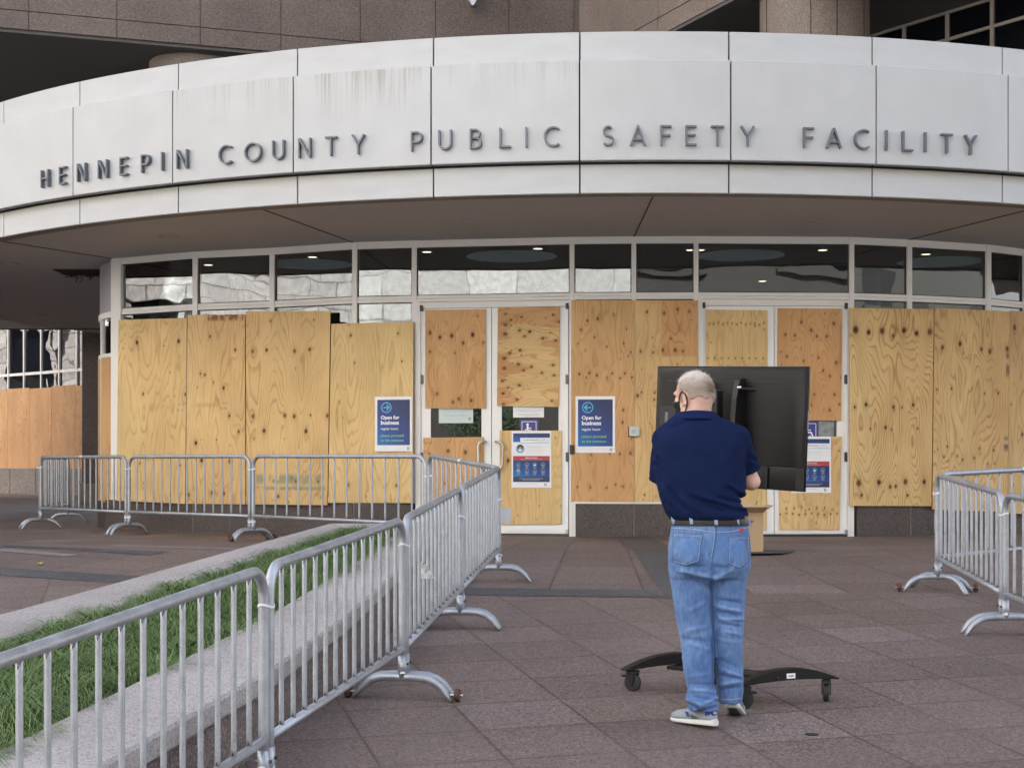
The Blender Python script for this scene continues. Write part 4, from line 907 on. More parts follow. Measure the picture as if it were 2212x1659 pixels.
def logo(F_, x, y, k, d, parent, m):
    mb = MB()
    for sx in (-1, 1):
        F_.rect(mb, x + sx * 4.2 * k - 2 * k, y - 8 * k, x + sx * 4.2 * k + 2 * k, y - 1.5 * k, d, d + .0004); F_.rect(mb, x + sx * 4.2 * k - 2 * k, y + 1.5 * k, x + sx * 4.2 * k + 2 * k, y + 8 * k, d, d + .0004)
    F_.rect(mb, x - 2.2 * k, y - 1.4 * k, x + 2.2 * k, y + 1.4 * k, d, d + .0004)
    return mb.build('logo', m, parent)
def open_poster(x0, x1, yt, yb, flip, label, off):
    f = Flat(x0, x1, yt, yb, off, 237, 350)
    T = thing('poster', label, 'poster', f.p(118, 350)); 
    f.rect(MB(), 0, 0, 237, 350, -.002, .002).build('sheet', M['paper'], T)
    pn = f.rect(MB(), 15, 20, 222, 310, .002, .0028).build('printed_panel', M['blue_print'], T)
    mb = f.disc(MB(), 73, 70, 33, .004, 27.5, 32); f.stroke(mb, [(53, 70), (92, 70)] if not flip else [(93, 70), (54, 70)], 7.5, .0042)
    s = 1 if not flip else -1; tx = 73 + s * 19
    f.stroke(mb, [(tx - s * 17, 52), (tx, 70)], 7.5, .0044); f.stroke(mb, [(tx - s * 17, 88), (tx, 70)], 7.5, .0046)
    mb.build('arrow', M['cyan_print'], T)
    f.text('Open for', 38, 144, 118, .004, 'lettering', M['white_print'], T, .028); f.text('business', 38, 178, 115, .004, 'lettering', M['white_print'], T, .028)
    f.text('regular hours', 38, 212, 110, .004, 'lettering', M['white_print'], T, .008)
    f.text('please proceed', 38, 257, 145, .004, 'lettering', M['green_print'], T, .004); f.text('to the entrance', 38, 287, 145, .004, 'lettering', M['green_print'], T, .004)
    logo(f, 211, 330, 1.1, .0024, T, M['navy'])
open_poster(810, 890.6, 857, 975, False, 'blue Open for business poster with a right arrow on pale plywood', .121)
open_poster(1243, 1329, 856, 978, True, 'blue Open for business poster with a left arrow on orange plywood', .081)
def health_poster(x0, x1, yt, yb, label, off):
    f = Flat(x0, x1, yt, yb, off, 251, 358)
    T = thing('poster', label, 'poster', f.p(125, 358))
    f.rect(MB(), 0, 0, 251, 358, -.002, .002).build('sheet', M['paper'], T)
    f.rect(MB(), 10, 15, 242, 70, .002, .0028).build('header_band', M['blue_print'], T)
    mb = MB()
    for x, y, r in ((38, 28, 9), (75, 30, 6), (108, 34, 8)): f.disc(mb, x, y, r, .0034)
    mb.build('virus_shape', M['navy_dark'], T)
    f.rect(MB(), 54, 42, 244, 77, .0028, .0036).build('title_border', M['cyan_print'], T)
    f.rect(MB(), 56, 44, 246, 74, .0036, .0042).build('title_box', M['paper'], T)
    f.text('Help', 68, 60, 20, .005, 'lettering', M['cyan_print'], T, .01); f.text('slow the spread', 92, 60, 74, .005, 'lettering', M['red_print'], T, .02); f.text('of COVID-19', 170, 60, 58, .005, 'lettering', M['cyan_print'], T, .01)
    f.text('Building Requirements', 150, 71, 78, .005, 'lettering', M['grey_print'], T)
    f.disc(MB(), 55, 113, 27, .003).build('picture_circle', M['cyan_print'], T)
    f.disc(MB(), 55, 104, 19, .0036, sy=.95).build('picture_hair', M['hair_print'], T); f.disc(MB(), 55, 114, 14, .0040, sy=1.1).build('picture_face', M['skin_a'], T)
    f.rect(MB(), 46, 115, 64, 128, .0044, .0048).build('picture_mask', M['paper'], T)
    f.text('Face coverings required*', 97, 102, 96, .003, 'lettering', M['grey_print'], T, .012)
    mb = MB()
    for i, w in enumerate((106, 112, 98)): f.rect(mb, 97, 110 + i * 8, 97 + w, 112.4 + i * 8, .002, .0026)
    f.rect(mb, 97, 138, 195, 140.5, .002, .0026); mb.build('small_print', mat_plain('pale_grey_print', (.62, .64, .66), .5, 0, .02), T)
    f.rect(MB(), 10, 158, 241, 187, .002, .0028).build('red_band', M['red_print'], T)
    f.text('Please do not enter', 126, 172, 76, .0034, 'lettering', M['white_print'], T, .025, 'C')
    f.rect(MB(), 58, 178, 192, 180, .0028, .0032).build('small_print', M['grey_print'], T)
    f.rect(MB(), 10, 187, 241, 290, .002, .0028).build('blue_panel', M['blue_print'], T)
    for j, y in enumerate((213, 255)):
        for i, x in enumerate((43, 97, 147, 199)):
            f.disc(MB(), x, y, 13, .0034, 10.5, sy=1.1).build('picture_circle', M['cyan_print'], T)
            f.disc(MB(), x, y - 3, 8.5, .0036).build('picture_hair', M['hair_print'] if (i, j) != (0, 1) else M['green_print'], T); f.disc(MB(), x, y + 2, 6, .0042).build('picture_face', M['skin_a'] if i != 2 or j else M['paper'], T)
            f.rect(MB(), x - 10, y + 19, x + 10, y + 21.4, .0028, .0034).build('small_print', M['grey_print'], T)
    f.rect(MB(), 10, 290, 241, 323, .002, .0028).build('navy_band', M['navy_dark'], T)
    mb = MB(); f.rect(mb, 48, 300, 198, 302.4, .0028, .0034); f.rect(mb, 68, 308, 178, 310.4, .0028, .0034); f.rect(mb, 30, 333, 165, 335, .002, .0026); mb.build('small_print', M['grey_print'], T)
    logo(f, 214, 339, 1.1, .0024, T, M['navy'])
health_poster(1105, 1191, 931, 1053, 'white blue and red health notice on the door leaf beside the barriers', .047)
health_poster(1709.5, 1795, 943, 1064.5, 'white blue and red health notice partly hidden behind the television', .047)
f = Flat(948, 1022, 861, 914, .004, 220, 156); T = thing('notice', 'pale teal dangerous weapons notice on the dark door glass', 'notice', f.p(110, 156))
f.rect(MB(), 0, 0, 220, 156, 0, .003).build('sheet', M['teal_card'], T)
f.text('dangerous weapons', 27, 87, 167, .004, 'lettering', M['grey_print'], T, .004); f.text('on these premises', 36, 113, 150, .004, 'lettering', M['grey_print'], T, .004)
logo(f, 199, 129, 1.2, .0032, T, M['navy'])
f = Flat(1108.5, 1175, 862, 902, .004, 197, 118); T = thing('notice', 'white printed notice at the top of the second leaf glass', 'notice', f.p(98, 118))
f.rect(MB(), 0, 0, 197, 118, 0, .003).build('sheet', M['paper'], T)
mb = MB()
for y, a, b in ((66, 20, 180), (73, 17, 182), (80, 42, 155), (95, 28, 170), (103, 35, 165), (110, 62, 135)): f.rect(mb, a, y, b, y + 2.6, .003, .0036)
mb.build('small_print', M['grey_print'], T)
def access_sign(x0, x1, yt, label):
    f = Flat(x0, x1, yt, yt + 43.5, .004, 117, 123); T = thing('accessibility_sign', label, 'sign', f.p(58, 123))
    f.rect(MB(), 0, 0, 117, 123, 0, .003).build('plate', M['violet_sign'], T)
    mb = MB()
    for p_, q_ in (((14, 14), (103, 14)), ((103, 14), (103, 109)), ((103, 109), (14, 109)), ((14, 109), (14, 14))): f.stroke(mb, [p_, q_], 3.5, .0042)
    mb.build('border', M['white_print'], T)
    mb = f.disc(MB(), 49, 31, 8, .0042); f.stroke(mb, [(49, 38), (50, 72)], 11, .0044); f.stroke(mb, [(50, 52), (72, 54)], 6, .0046); f.stroke(mb, [(48, 68), (72, 68), (84, 92)], 9, .0048)
    f.stroke(mb, [(42 + 0, 58), (33, 68), (31, 80), (36, 92), (48, 99), (60, 97), (68, 88)], 6, .005); mb.build('wheelchair_symbol', M['white_print'], T)
access_sign(1123, 1163, 906, 'violet accessibility sign on the second leaf above the health notice')
access_sign(1727, 1767, 910, 'violet accessibility sign peeking out beside the television edge')
f = Flat(1768, 1801, 909, 950, .004, 33, 41); T = thing('notice', 'crumpled pale grey paper on the rightmost door glass', 'notice', f.p(16, 41))
f.rect(MB(), 0, 0, 33, 41, 0, .002).build('sheet', mat_plain('grey_newsprint', (.22, .25, .24), .5, 0, .7, 14), T)
f = Flat(1357, 1381, 921, 943.5, .076, 24, 22.5); T = thing('intercom', 'square metal intercom panel on the seam of two plywood sheets', 'intercom', f.p(12, 22.5))
f.rect(MB(), 0, 1.2, 22, 22.5, 0, .03).build('back_box', M['black'], T)
f.rect(MB(), 2, .2, 24, 21, .03, .036).build('face_plate', mat_plain('dull_steel_plate', (.5, .51, .49), .4, .3, .06, 20), T)
mb = MB()
for i in range(5):
    for j in range(6): f.disc(mb, 8.5 + i * 1.4, 7.5 + j * 1.5, .38, .0368, n=8)
for x, y in ((4, 2), (21, 2), (4, 19), (21, 19), (19.5, 15.5)): f.disc(mb, x, y, .7, .0368, n=10)
mb.build('speaker_holes', M['dark'], T)
f = Flat(1231.5, 1240.5, 961, 981, .052, 9, 20); T = thing('key_box', 'small black box on the door jamb beside the left arrow poster', 'key box', f.p(4, 20))
f.rect(MB(), 0, 0, 9, 20, 0, .05).build('case', M['black'], T, False, .004)
# ------------------------------------------------------------------ steel crowd barriers
G = 'interlocking steel crowd barriers on the plaza'
V3 = lambda x, y, z: Vector((x, y, z))
def barrier(p0, p1, label, wheels=(), hook=True, n=13, gap=.032, HT=1.0, sticker=False):
    a, b = Vector((p0[0], p0[1], 0)), Vector((p1[0], p1[1], 0)); d = (b - a).normalized(); a = a + d * gap; b = b - d * gap
    L = (b - a).length; side = Vector((-d.y, d.x, 0)); za, zb = zg(a.y), zg(b.y)
    T = thing('crowd_barrier', label, 'barrier', V3(a.x, a.y, za), G)
    P = lambda s, h: V3(a.x + d.x * s, a.y + d.y * s, za + (zb - za) * s / L + h)
    rc, tr = .12, .0225
    path = [P(0, .12), P(0, .35), P(0, .6), P(0, HT - rc - tr)]
    path += [P(rc - rc * math.cos(t), HT - tr - rc + rc * math.sin(t)) for t in np.linspace(0, math.pi / 2, 8)[1:]]
    path += [P(rc + (L - 2 * rc) * k / 6, HT - tr) for k in range(1, 6)]
    path += [P(L - rc + rc * math.sin(t), HT - tr - rc + rc * math.cos(t)) for t in np.linspace(0, math.pi / 2, 8)]
    path += [P(L, .6), P(L, .35), P(L, .12)]
    MB().tube(path, tr, 14).build('frame', M['galv'], T, True)
    MB().tube([P(-.012, .285), P(L * .33, .285), P(L * .66, .285), P(L + .012, .285)], .0195, 12).build('bottom_rail', M['galv'], T, True)
    for i in range(n):
        s = L * (i + 1) / (n + 1); z0, z1 = .297, HT - 2 * tr + .004
        rings = []
        for z, ra, rb in ((z0, .006, .0125), (z0 + .03, .0095, .0118), (z0 + .06, .0112, .0112), ((z0 + z1) / 2, .0112, .0112), (z1 - .06, .0112, .0112), (z1 - .03, .0095, .0118), (z1, .006, .0125)):
            c = P(s, z); rings.append([c + d * (ra * math.cos(t)) + side * (rb * math.sin(t)) for t in np.linspace(0, 2 * math.pi, 11)[:-1]])
        mb = MB().loft(rings); nb = len(mb.f)
        for z in (z0 + .006, z1 - .008):
            c = P(s, z)
            for sg in (1, -1): mb.add([c + d * (sg * .0062) + side * -.005, c + d * (sg * .0062) + side * .005, c + d * (sg * .010) + side * .0 + Vector((0, 0, .02 if z < .6 else -.02))], [(0, 1, 2)])
        o = mb.build('bar', M['galv'], T, True); o.data.materials.append(M['dark'])
        for k_ in range(nb, len(o.data.polygons)): o.data.polygons[k_].material_index = 1
    for e, s in enumerate((0, L)):
        c = P(s, 0); prof = [(-.285, .004), (-.265, .03), (-.225, .075), (-.18, .108), (-.13, .124), (-.06, .128), (0, .128), (.06, .128), (.13, .124), (.18, .108), (.225, .075), (.265, .03), (.285, .004)]
        rings = []
        for i, (q, h) in enumerate(prof):
            t0, t1 = prof[max(i - 1, 0)], prof[min(i + 1, len(prof) - 1)]; tg = Vector((t1[0] - t0[0], t1[1] - t0[1])).normalized(); fl = {0: .25, 12: .25, 1: .6, 11: .6}.get(i, 1)
            o = V3(c.x + side.x * q, c.y + side.y * q, zg(c.y + side.y * q) + h); nn = side * (-tg.y) + Vector((0, 0, tg.x))
            rings.append([o + d * (.024 * (1.3 - .3 * fl) * math.cos(t)) + nn * (.024 * fl * math.sin(t)) for t in np.linspace(0, 2 * math.pi, 13)[:-1]])
        ft = MB().loft(rings).build('foot', M['galv'], T, True)
        MB().tube([P(s, .125), P(s, .245)], .0265, 14).build('sleeve', M['galv'], T, True)
        for sg in (-1, 1): MB().cyl(P(s, .2) + side * (sg * .022), P(s, .2) + side * (sg * .036), .007, 8).build('bolt', M['brass_dark'], T)
        if e in wheels:
            for sg in (-1, 1):
                q = c + side * (sg * .245); q.z = zg(q.y) + .038; ax = side
                MB().loft([[q + ax * (sg * w) + (d * math.cos(t) + Vector((0, 0, 1)) * math.sin(t)) * r for t in np.linspace(0, 2 * math.pi, 19)[:-1]] for w, r in ((.055, .012), (.055, .031), (.061, .036), (.079, .036), (.085, .031), (.085, .012))]).build('wheel', M['wheel_brown'], ft, True, 0, 35)
                MB().cyl(q + ax * (sg * .02), q + ax * (sg * .1), .006, 8).build('axle', M['steel'], ft)
    if sticker:
        MB().loft([[P(L * .5 + q, HT - tr) + side * (math.cos(t) * .0235) + Vector((0, 0, math.sin(t) * .0235)) for q in (-.03, .03)] for t in np.linspace(R(20), R(200), 9)], False, False).build('sticker', M['zip'], T)
    if hook:
        mb = MB().tube([P(0, .66) - d * .02, P(0, .66) - d * .045, P(0, .64) - d * .05, P(0, .50) - d * .05, P(0, .48) - d * .045, P(0, .48) - d * .02], .007, 6); mb.build('hook', M['galv'], T, True)
    return T
J = dict(a0=(-1.496, 4.0), ab=(-1.029, 6.30), bc=(-.604, 8.42), cd=(-.3665, 10.73), de=(-.1137, 13.2), ef=(-.86, 15.4), fg=(-3.02, 17.45), gh=(-4.83, 18.9), h1=(-6.45, 20.55), i1=(-6.75, 22.9),
         rc=(3.555, 12.6), rk=(3.43, 10.5), k1=(3.56, 8.15), l1=(5.45, 13.9))
barrier(J['a0'], J['ab'], 'nearest steel barrier, running off the left edge in front of the grass', HT=1.023)
barrier(J['ab'], J['bc'], 'steel barrier in front of the planter with brown wheels on its far foot', (1,), HT=1.023)
barrier(J['bc'], J['cd'], 'steel barrier with a scrap of clear plastic tied to its bars', HT=1.023)
barrier(J['cd'], J['de'], 'farthest barrier of the row beside the planter, ending in the corner before the doors', HT=1.023)
barrier(J['ef'], J['de'], 'barrier slanting across the first door leaf to the corner', HT=1.015, sticker=True)
barrier(J['fg'], J['ef'], 'barrier in front of the right arrow poster behind the planter tip', (0,))
barrier(J['gh'], J['fg'], 'barrier in front of the knotty plywood with green smears')
barrier(J['h1'], J['gh'], 'barrier spanning the gap beside the white corner post', n=14, sticker=True)
barrier(J['h1'], J['i1'], 'barrier running back under the canopy behind another barrier', hook=False)
barrier(J['rk'], J['rc'], 'steel barrier at the right going away to the corner', (1,))
barrier(J['rc'], J['l1'], 'barrier at the right edge running back behind its corner', (), sticker=True)
barrier(J['k1'], J['rk'], 'near steel barrier cut off by the right edge')
def zip_tie(pt, dirs, h, label, tail=1, rx=.058, ry=.028):
    c = V3(pt[0], pt[1], zg(pt[1]) + h); u = Vector((dirs[0], dirs[1], 0)).normalized(); w = Vector((-u.y, u.x, 0))
    mb = MB(); N = 22
    rings = []
    for t in np.linspace(0, 2 * math.pi, N + 1):
        o = u * math.cos(t) * rx + w * math.sin(t) * ry; nn = o.normalized(); zt = Vector((0, 0, .008 * math.sin(t * 2 + h * 9)))
        rings.append([c + o + zt + nn * p + Vector((0, 0, q)) for p, q in ((0, -.005), (.0035, -.005), (.0035, .005), (0, .005))])
    mb.loft(rings, False)
    T = thing('zip_tie', label, 'zip tie', c, 'white zip ties joining the barriers'); mb.build('loop', M['zip'], T, True, 0, 40)
    h0 = c + u * (rx + .003) * tail
    MB().obox(h0, u * .006, w * .006, (0, 0, .007)).build('lock_head', M['zip'], T)
dirs = lambda a, b: (J[b][0] - J[a][0], J[b][1] - J[a][1])
for k, (j, a, b, h, l, tl) in enumerate((('ab', 'a0', 'bc', .845, 'white zip tie high on the nearest barrier joint', 1), ('ab', 'a0', 'bc', .17, 'white zip tie low on the nearest barrier joint', 1), ('bc', 'ab', 'cd', .86, 'white zip tie high on the second barrier joint', 1), ('bc', 'ab', 'cd', .145, 'white zip tie just above the foot with brown wheels by the planter', 1),
        ('cd', 'bc', 'de', .80, 'white zip tie high on the barrier joint before the corner by the doors', 1), ('cd', 'bc', 'de', .235, 'white zip tie low on the third barrier joint', 1), ('de', 'cd', 'ef', .72, 'white zip tie on the corner post beside the health notice', -1), ('de', 'cd', 'ef', .235, 'white zip tie low on the corner post by the doors', 1),
        ('ef', 'fg', 'de', .78, 'white zip tie joining two barriers in front of the first door leaf', 1), ('fg', 'gh', 'ef', .83, 'white zip tie joining the two barriers before the knotty plywood', 1), ('fg', 'gh', 'ef', .22, 'white zip tie low on the joint before the knotty plywood', 1), ('gh', 'h1', 'fg', .83, 'white zip tie high on the joint before the white corner post', 1), ('gh', 'h1', 'fg', .22, 'white zip tie low on the joint before the white corner post', 1),
        ('h1', 'h1', 'gh', .84, 'white zip tie on the end post of the leftmost barrier', 1), ('rc', 'rk', 'rc', .82, 'white zip tie on the right hand corner post', -1), ('rk', 'k1', 'rc', .84, 'white zip tie high on the joint at the right edge', 1), ('rk', 'k1', 'rc', .145, 'white zip tie low on the joint at the right edge', -1))):
    zip_tie(J[j], dirs(a, b), h, l, tl)
def scrap():
    c = V3(-.54, 9.1, zg(9.1) + .68); T = thing('plastic_scrap', 'scrap of clear plastic hanging on a barrier bar', 'plastic scrap', c)
    vs, fs = [], []
    for i in range(9):
        for j in range(5):
            t = i / 8; w = .018 + .035 * t
            vs.append(c + V3((j / 4 - .5) * 2 * w + .03 * t + .006 * math.sin(i * 2 + j), -.03 + .012 * math.sin(i * 1.7 + j * 2.3), -.10 * t + .006 * math.sin(j * 3)))
    fs = [(i * 5 + j, i * 5 + j + 1, i * 5 + j + 6, i * 5 + j + 5) for i in range(8) for j in range(4)]
    o = MB().add(vs, fs).build('film', mat_plain('clear_plastic_film', (.55, .58, .58), .25, 0, .1, 30), T, True)
    c2 = V3(-.083, 13.1, zg(13.1) + .59); T = thing('tape_patch', 'patch of clear tape stuck on the corner barrier post', 'tape', c2)
    MB().add([c2 + V3(-.02, -.03, -.06), c2 + V3(.07, -.02, -.07), c2 + V3(.075, -.02, .06), c2 + V3(-.02, -.03, .07)], [(0, 1, 2, 3)]).build('tape_film', mat_plain('clear_tape', (.5, .52, .56), .25, 0, .1, 30), T)
scrap()

# ------------------------------------------------------------------ television on its rolling stand
TL, TR = Vector((.862, 8.83, 0)), Vector((1.607, 8.13, 0)); tu = (TR - TL).normalized(); tn_ = Vector((tu.y, -tu.x, 0)); TW = (TR - TL).length
tz0, tz1 = .79, 1.465; RO = .045
TC = (TL + TR) / 2; gz = zg(TC.y)
S = thing('television_stand', 'black rolling stand with arched feet and casters under the television', 'tv stand', V3(TC.x, TC.y, gz))
M['stand'] = mat_plain('black_powder_coat', (.0075, .007, .0065), .45, 0, .15, 30, .35)
wr, wl_, wn_ = on_ground(1785, 1514), on_ground(1367, 1492), on_ground(1608, 1530)
va = (wr - wn_); va.z = 0; wb = wl_ + va * 1.05; wb.z = zg(wb.y)
def arm(p, q, name='arm'):
    p = Vector((p.x, p.y, 0)); q = Vector((q.x, q.y, 0)); d = (q - p).normalized(); L = (q - p).length; s = Vector((-d.y, d.x, 0)) * .035; rings = []
    for i in range(25):
        t = i / 24; x = -.06 + (L + .12) * t; e = 4 * t * (1 - t); c = p + d * x; z = zg(c.y)
        hi, lo = z + .128 + .075 * e, z + .122 + .018 * e
        rings.append([V3(c.x - s.x, c.y - s.y, lo), V3(c.x + s.x, c.y + s.y, lo), V3(c.x + s.x, c.y + s.y, hi), V3(c.x - s.x, c.y - s.y, hi)])
    return MB().loft(rings).build(name, M['stand'], S, True, 0, 30)
a1 = arm(wn_, wr); a2 = arm(wl_, wb)
m1, m2 = (wn_ + wr) / 2, (wl_ + wb) / 2; cd = (m2 - m1); cd.z = 0; cl = cd.length; cd.normalize(); cs = Vector((-cd.y, cd.x, 0)); mc = (m1 + m2) / 2
MB().obox(V3(mc.x, mc.y, zg(mc.y) + .138), cd * (cl / 2), cs * .09, (0, 0, .010)).build('cross_plate', M['stand'], S, False, .003)
for i, w in enumerate((wn_, wr, wl_, wb)):
    z = zg(w.y); f_ = Vector((math.cos(i * 1.1 + .3), math.sin(i * 1.1 + .3), 0)) if i != 1 else Vector((.25, .97, 0)).normalized(); ax = Vector((-f_.y, f_.x, 0)); hub = V3(w.x, w.y, z + .05)
    cf = MB(); cf.obox(V3(w.x, w.y, z + .112), f_ * .03, ax * .024, (0, 0, .010))
    for sg in (-1, 1): cf.loft([[hub + ax * (sg * .021) + f_ * x + Vector((0, 0, h)) for x, h in ((-.012, -.012), (.012, -.012), (.03, .06), (-.03, .06))], [hub + ax * (sg * .026) + f_ * x + Vector((0, 0, h)) for x, h in ((-.012, -.012), (.012, -.012), (.03, .06), (-.03, .06))]])
    if i in (0, 2): cf.obox(hub + f_ * .03 + Vector((0, 0, .035)), f_ * .035, ax * .02, (0, 0, .006))
    co_ = cf.build('caster', M['black'], S)
    MB().loft([[hub + ax * w_ + (f_ * math.cos(t) + Vector((0, 0, 1)) * math.sin(t)) * r for t in np.linspace(0, 2 * math.pi, 25)[:-1]] for w_, r in ((-.017, .02), (-.017, .042), (-.012, .05), (.012, .05), (.017, .042), (.017, .02))]).build('wheel', M['rubber'], co_, True, 0, 35)
pc = V3(TC.x, TC.y, 0) + tn_ * .17
MB().obox(V3(pc.x, pc.y, (gz + .14 + 1.3) / 2), tu * .045, tn_ * .03, (0, 0, (1.3 - gz - .14) / 2)).build('column', M['stand'], S, False, .004)
MB().obox(V3(pc.x, pc.y, 1.02) + tn_ * -.06, tu * .15, tn_ * .015, (0, 0, .05)).build('mount_plate', M['stand'], S, False, .003)
for sx in (-.115, .115):
    bc = TC + tu * sx + tn_ * .055
    prof = [(-.004, .88), (.05, .88), (.105, .98), (.10, 1.12), (.085, 1.25), (.05, 1.36), (.02, 1.37), (-.004, 1.37)]
    rings = [[V3(bc.x, bc.y, z) + tu * s + tn_ * q for q, z in prof] for s in (-.018, .018)]
    br = MB().loft(rings).build('mount_arm', M['stand'], S, False, .003)
    MB().cyl(V3(bc.x, bc.y, 1.315) + tn_ * .07 + tu * .018, V3(bc.x, bc.y, 1.315) + tn_ * .07 + tu * .045, .009, 10).build('bolt', M['steel'], br)
    MB().cyl(V3(bc.x, bc.y, 1.31) + tn_ * .05 + tu * .02, V3(bc.x, bc.y, 1.305) + tn_ * -.02 + tu * .085, .008, 8).build('knob', M['black'], br)
mb = MB(); cb = V3(mc.x, mc.y, zg(mc.y) + .15) + cs * .02 - cd * .03
for i in range(5): mb.obox(cb + Vector((.004 * (i % 2), 0, .008 + i * .013)), tu * .045, tn_ * .03, (0, 0, .0045))
mb.build('folded_cable', M['rubber'], S)
q = on_ground(1702, 1500); d_ = (wr - wn_); d_.z = 0; L_ = d_.length; d_.normalize(); s_ = Vector((d_.y, -d_.x, 0)); c = V3(wn_.x, wn_.y, 0) + d_ * (L_ * .52) + s_ * .0365; c.z = zg(c.y) + .165
st = MB().obox(c, d_ * .027, s_ * .0012, (0, 0, .014)).build('sticker', M['white_print'], S)
MB().obox(c + s_ * .0014, d_ * .015, s_ * .0005, (0, 0, .003)).build('red_print', M['red_print'], st)

TV = thing('television', 'large black flat television seen from behind on the rolling stand', 'television', V3(TC.x, TC.y, tz0))
def tbox(mb, s0, s1, z0, z1, n0, n1):
    return mb.hexa([TP(s, z, n) for z in (z0, z1) for s, n in ((s0, n1), (s1, n1), (s1, n0), (s0, n0))])
def TP(s, z, n):                                     # the set hangs a little out of level: turned RO about its upper left corner
    h = z - tz1; s2 = s * math.cos(RO) + h * math.sin(RO); h2 = h * math.cos(RO) - s * math.sin(RO)
    c = TL + tu * s2 + tn_ * n; return V3(c.x, c.y, tz1 + h2)
def mat_tv():
    t = NT('brushed_black_plastic'); co = t.coord()
    n = t.noise(t.mapping(co, rot=(0, 0, math.atan2(-tu.y, tu.x)), scale=(3, 3, 420)), 1.0, 2)
    col = t.ramp(n, [(.3, (.006, .0055, .005)), (.7, (.013, .012, .011))])
    return t.bsdf(col, .42, 0, t.bump(n, .25, .001), .22)
M['tvback'] = mat_tv()
rr_ = lambda a, n: [TP(a, tz0 + .13, n), TP(TW - a, tz0 + .13, n), TP(TW - a, tz1 - a, n), TP(a, tz1 - a, n)]
MB().loft([rr_(0, 0), rr_(0, .010), rr_(.006, .018), rr_(.018, .028), rr_(.04, .038), rr_(.075, .045)]).build('back_cover', M['tvback'], TV, True, 0, 55)
MB().loft([[TP(a, tz0 + b_, n), TP(TW - a, tz0 + b_, n), TP(TW - a, tz0 + .127, n), TP(a, tz0 + .127, n)] for a, b_, n in ((.003, 0, 0), (.003, 0, .012), (.012, .003, .03), (.03, .006, .045))]).build('lower_cover', mat_plain('dark_tv_plastic', (.007, .007, .007), .4, 0, .2, 20), TV, False, .004)
tbox(MB(), -.002, TW + .002, tz0 - .002, tz1 + .002, -.012, -.0005).build('screen', M['glass_dark'], TV)
mb = MB(); tbox(mb, .10, TW - .16, tz1 - .085, tz1 - .081, .045, .0465); mb.build('groove', M['dark'], TV)
for s in (.11, .45, .62, .75): tbox(MB(), s, s + .012, tz1 - .09, tz1 - .081, .045, .047).build('clip', M['dark'], TV)
mb = MB(); tbox(mb, TW * .78, TW * .80, tz0 + .002, tz0 + .127, .052, .056)
mb.build('groove', M['dark'], TV)
mb = MB(); tbox(mb, .058, .17, 1.06, 1.235, .0452, .047); rc_ = mb.build('port_recess', M['dark'], TV)
mb = MB(); tbox(mb, .095, .115, 1.13, 1.2, .047, .049); mb.build('socket', mat_plain('grey_socket', (.12, .12, .13), .4), rc_)
M['dark2'] = M['dark']

# ------------------------------------------------------------------ cardboard box and mat by the doors, little things on the ground
p = on_ground(1649, 1197); bx1, by0 = p.x, p.y; T = thing('cardboard_box', 'open brown cardboard box on the ground behind the man', 'box', V3(bx1 - .3, by0 + .2, zg(by0)))
z0, z1 = zg(by0 + .2) + .002, .40
mb = MB(); w = .006; X0, X1, Y0, Y1 = bx1 - .58, bx1, by0, by0 + .42
mb.box((X0, Y0, z0), (X1, Y0 + w, z1)); mb.box((X0, Y1 - w, z0), (X1, Y1, z1)); mb.box((X0, Y0 + w, z0), (X0 + w, Y1 - w, z1)); mb.box((X1 - w, Y0 + w, z0), (X1, Y1 - w, z1)); mb.box((X0 + w, Y0 + w, z0), (X1 - w, Y1 - w, z0 + w))
mb.build('body', M['cardboard'], T)
for a, b, o in (((X0, Y0), (X1, Y0), (.03, -.13, .06)), ((X1, Y0), (X1, Y1), (.10, 0, .07)), ((X0, Y1), (X1, Y1), (0, .12, .08)), ((X0, Y0), (X0, Y1), (-.1, 0, .05))):
    A, Bq = V3(*a, z1 + .001), V3(*b, z1 + .001); o = Vector(o); k = o.cross(Bq - A).normalized() * .003
    MB().hexa([A - k, Bq - k, Bq + k, A + k, A + o - k, Bq + o - k, Bq + o + k, A + o + k]).build('flap', M['cardboard'], T)
cu = bpy.data.curves.new('t', 'FONT'); cu.body = 'pp'; cu.size = .075; cu.offset = .0; o = bpy.data.objects.new('t', cu); COL.objects.link(o)
me = bpy.data.meshes.new_from_object(o.evaluated_get(bpy.context.evaluated_depsgraph_get())); bpy.data.objects.remove(o)
for v in me.vertices: v.co = V3(X1 - .17 + v.co.x, Y0 - .002, z1 - .10 + v.co.y * .6) - ORG[T.name]
link('printing', me, M['black'], T)
MB().box((X1 - .21, Y0 - .0015, z0 + .02), (X1 - .13, Y0 - .0005, z1 - .2)).build('tape_strip', mat_plain('packing_tape', (.36, .26, .15), .3), T)
zz = zg(15.4) + .004
o = MB().prism([(1.9, 14.98), (2.72, 15.12), (2.92, 15.5), (2.0, 15.62)], zz, zz + .012).build('door_mat', mat_plain('grey_rubber_mat', (.06, .06, .062), .8, 0, .2, 40)); tag(o, 'thin dark mat lying under the cardboard box by the doors', 'mat')
p = on_ground(88, 1219); mb = MB(); vs = [p + V3(.03 * math.cos(t) * (1 + .3 * math.sin(3 * t)), .05 * math.sin(t), .006 + .01 * abs(math.cos(t * 2))) for t in np.linspace(0, 2 * math.pi, 9)[:-1]]
o = mb.add(vs + [p + V3(0, 0, .022)], [(i, (i + 1) % 8, 8) for i in range(8)]).build('fallen_leaf', mat_plain('yellow_green_leaf', (.38, .45, .05), .5)); tag(o, 'small yellow green leaf lying on the paving left of the planter', 'leaf')
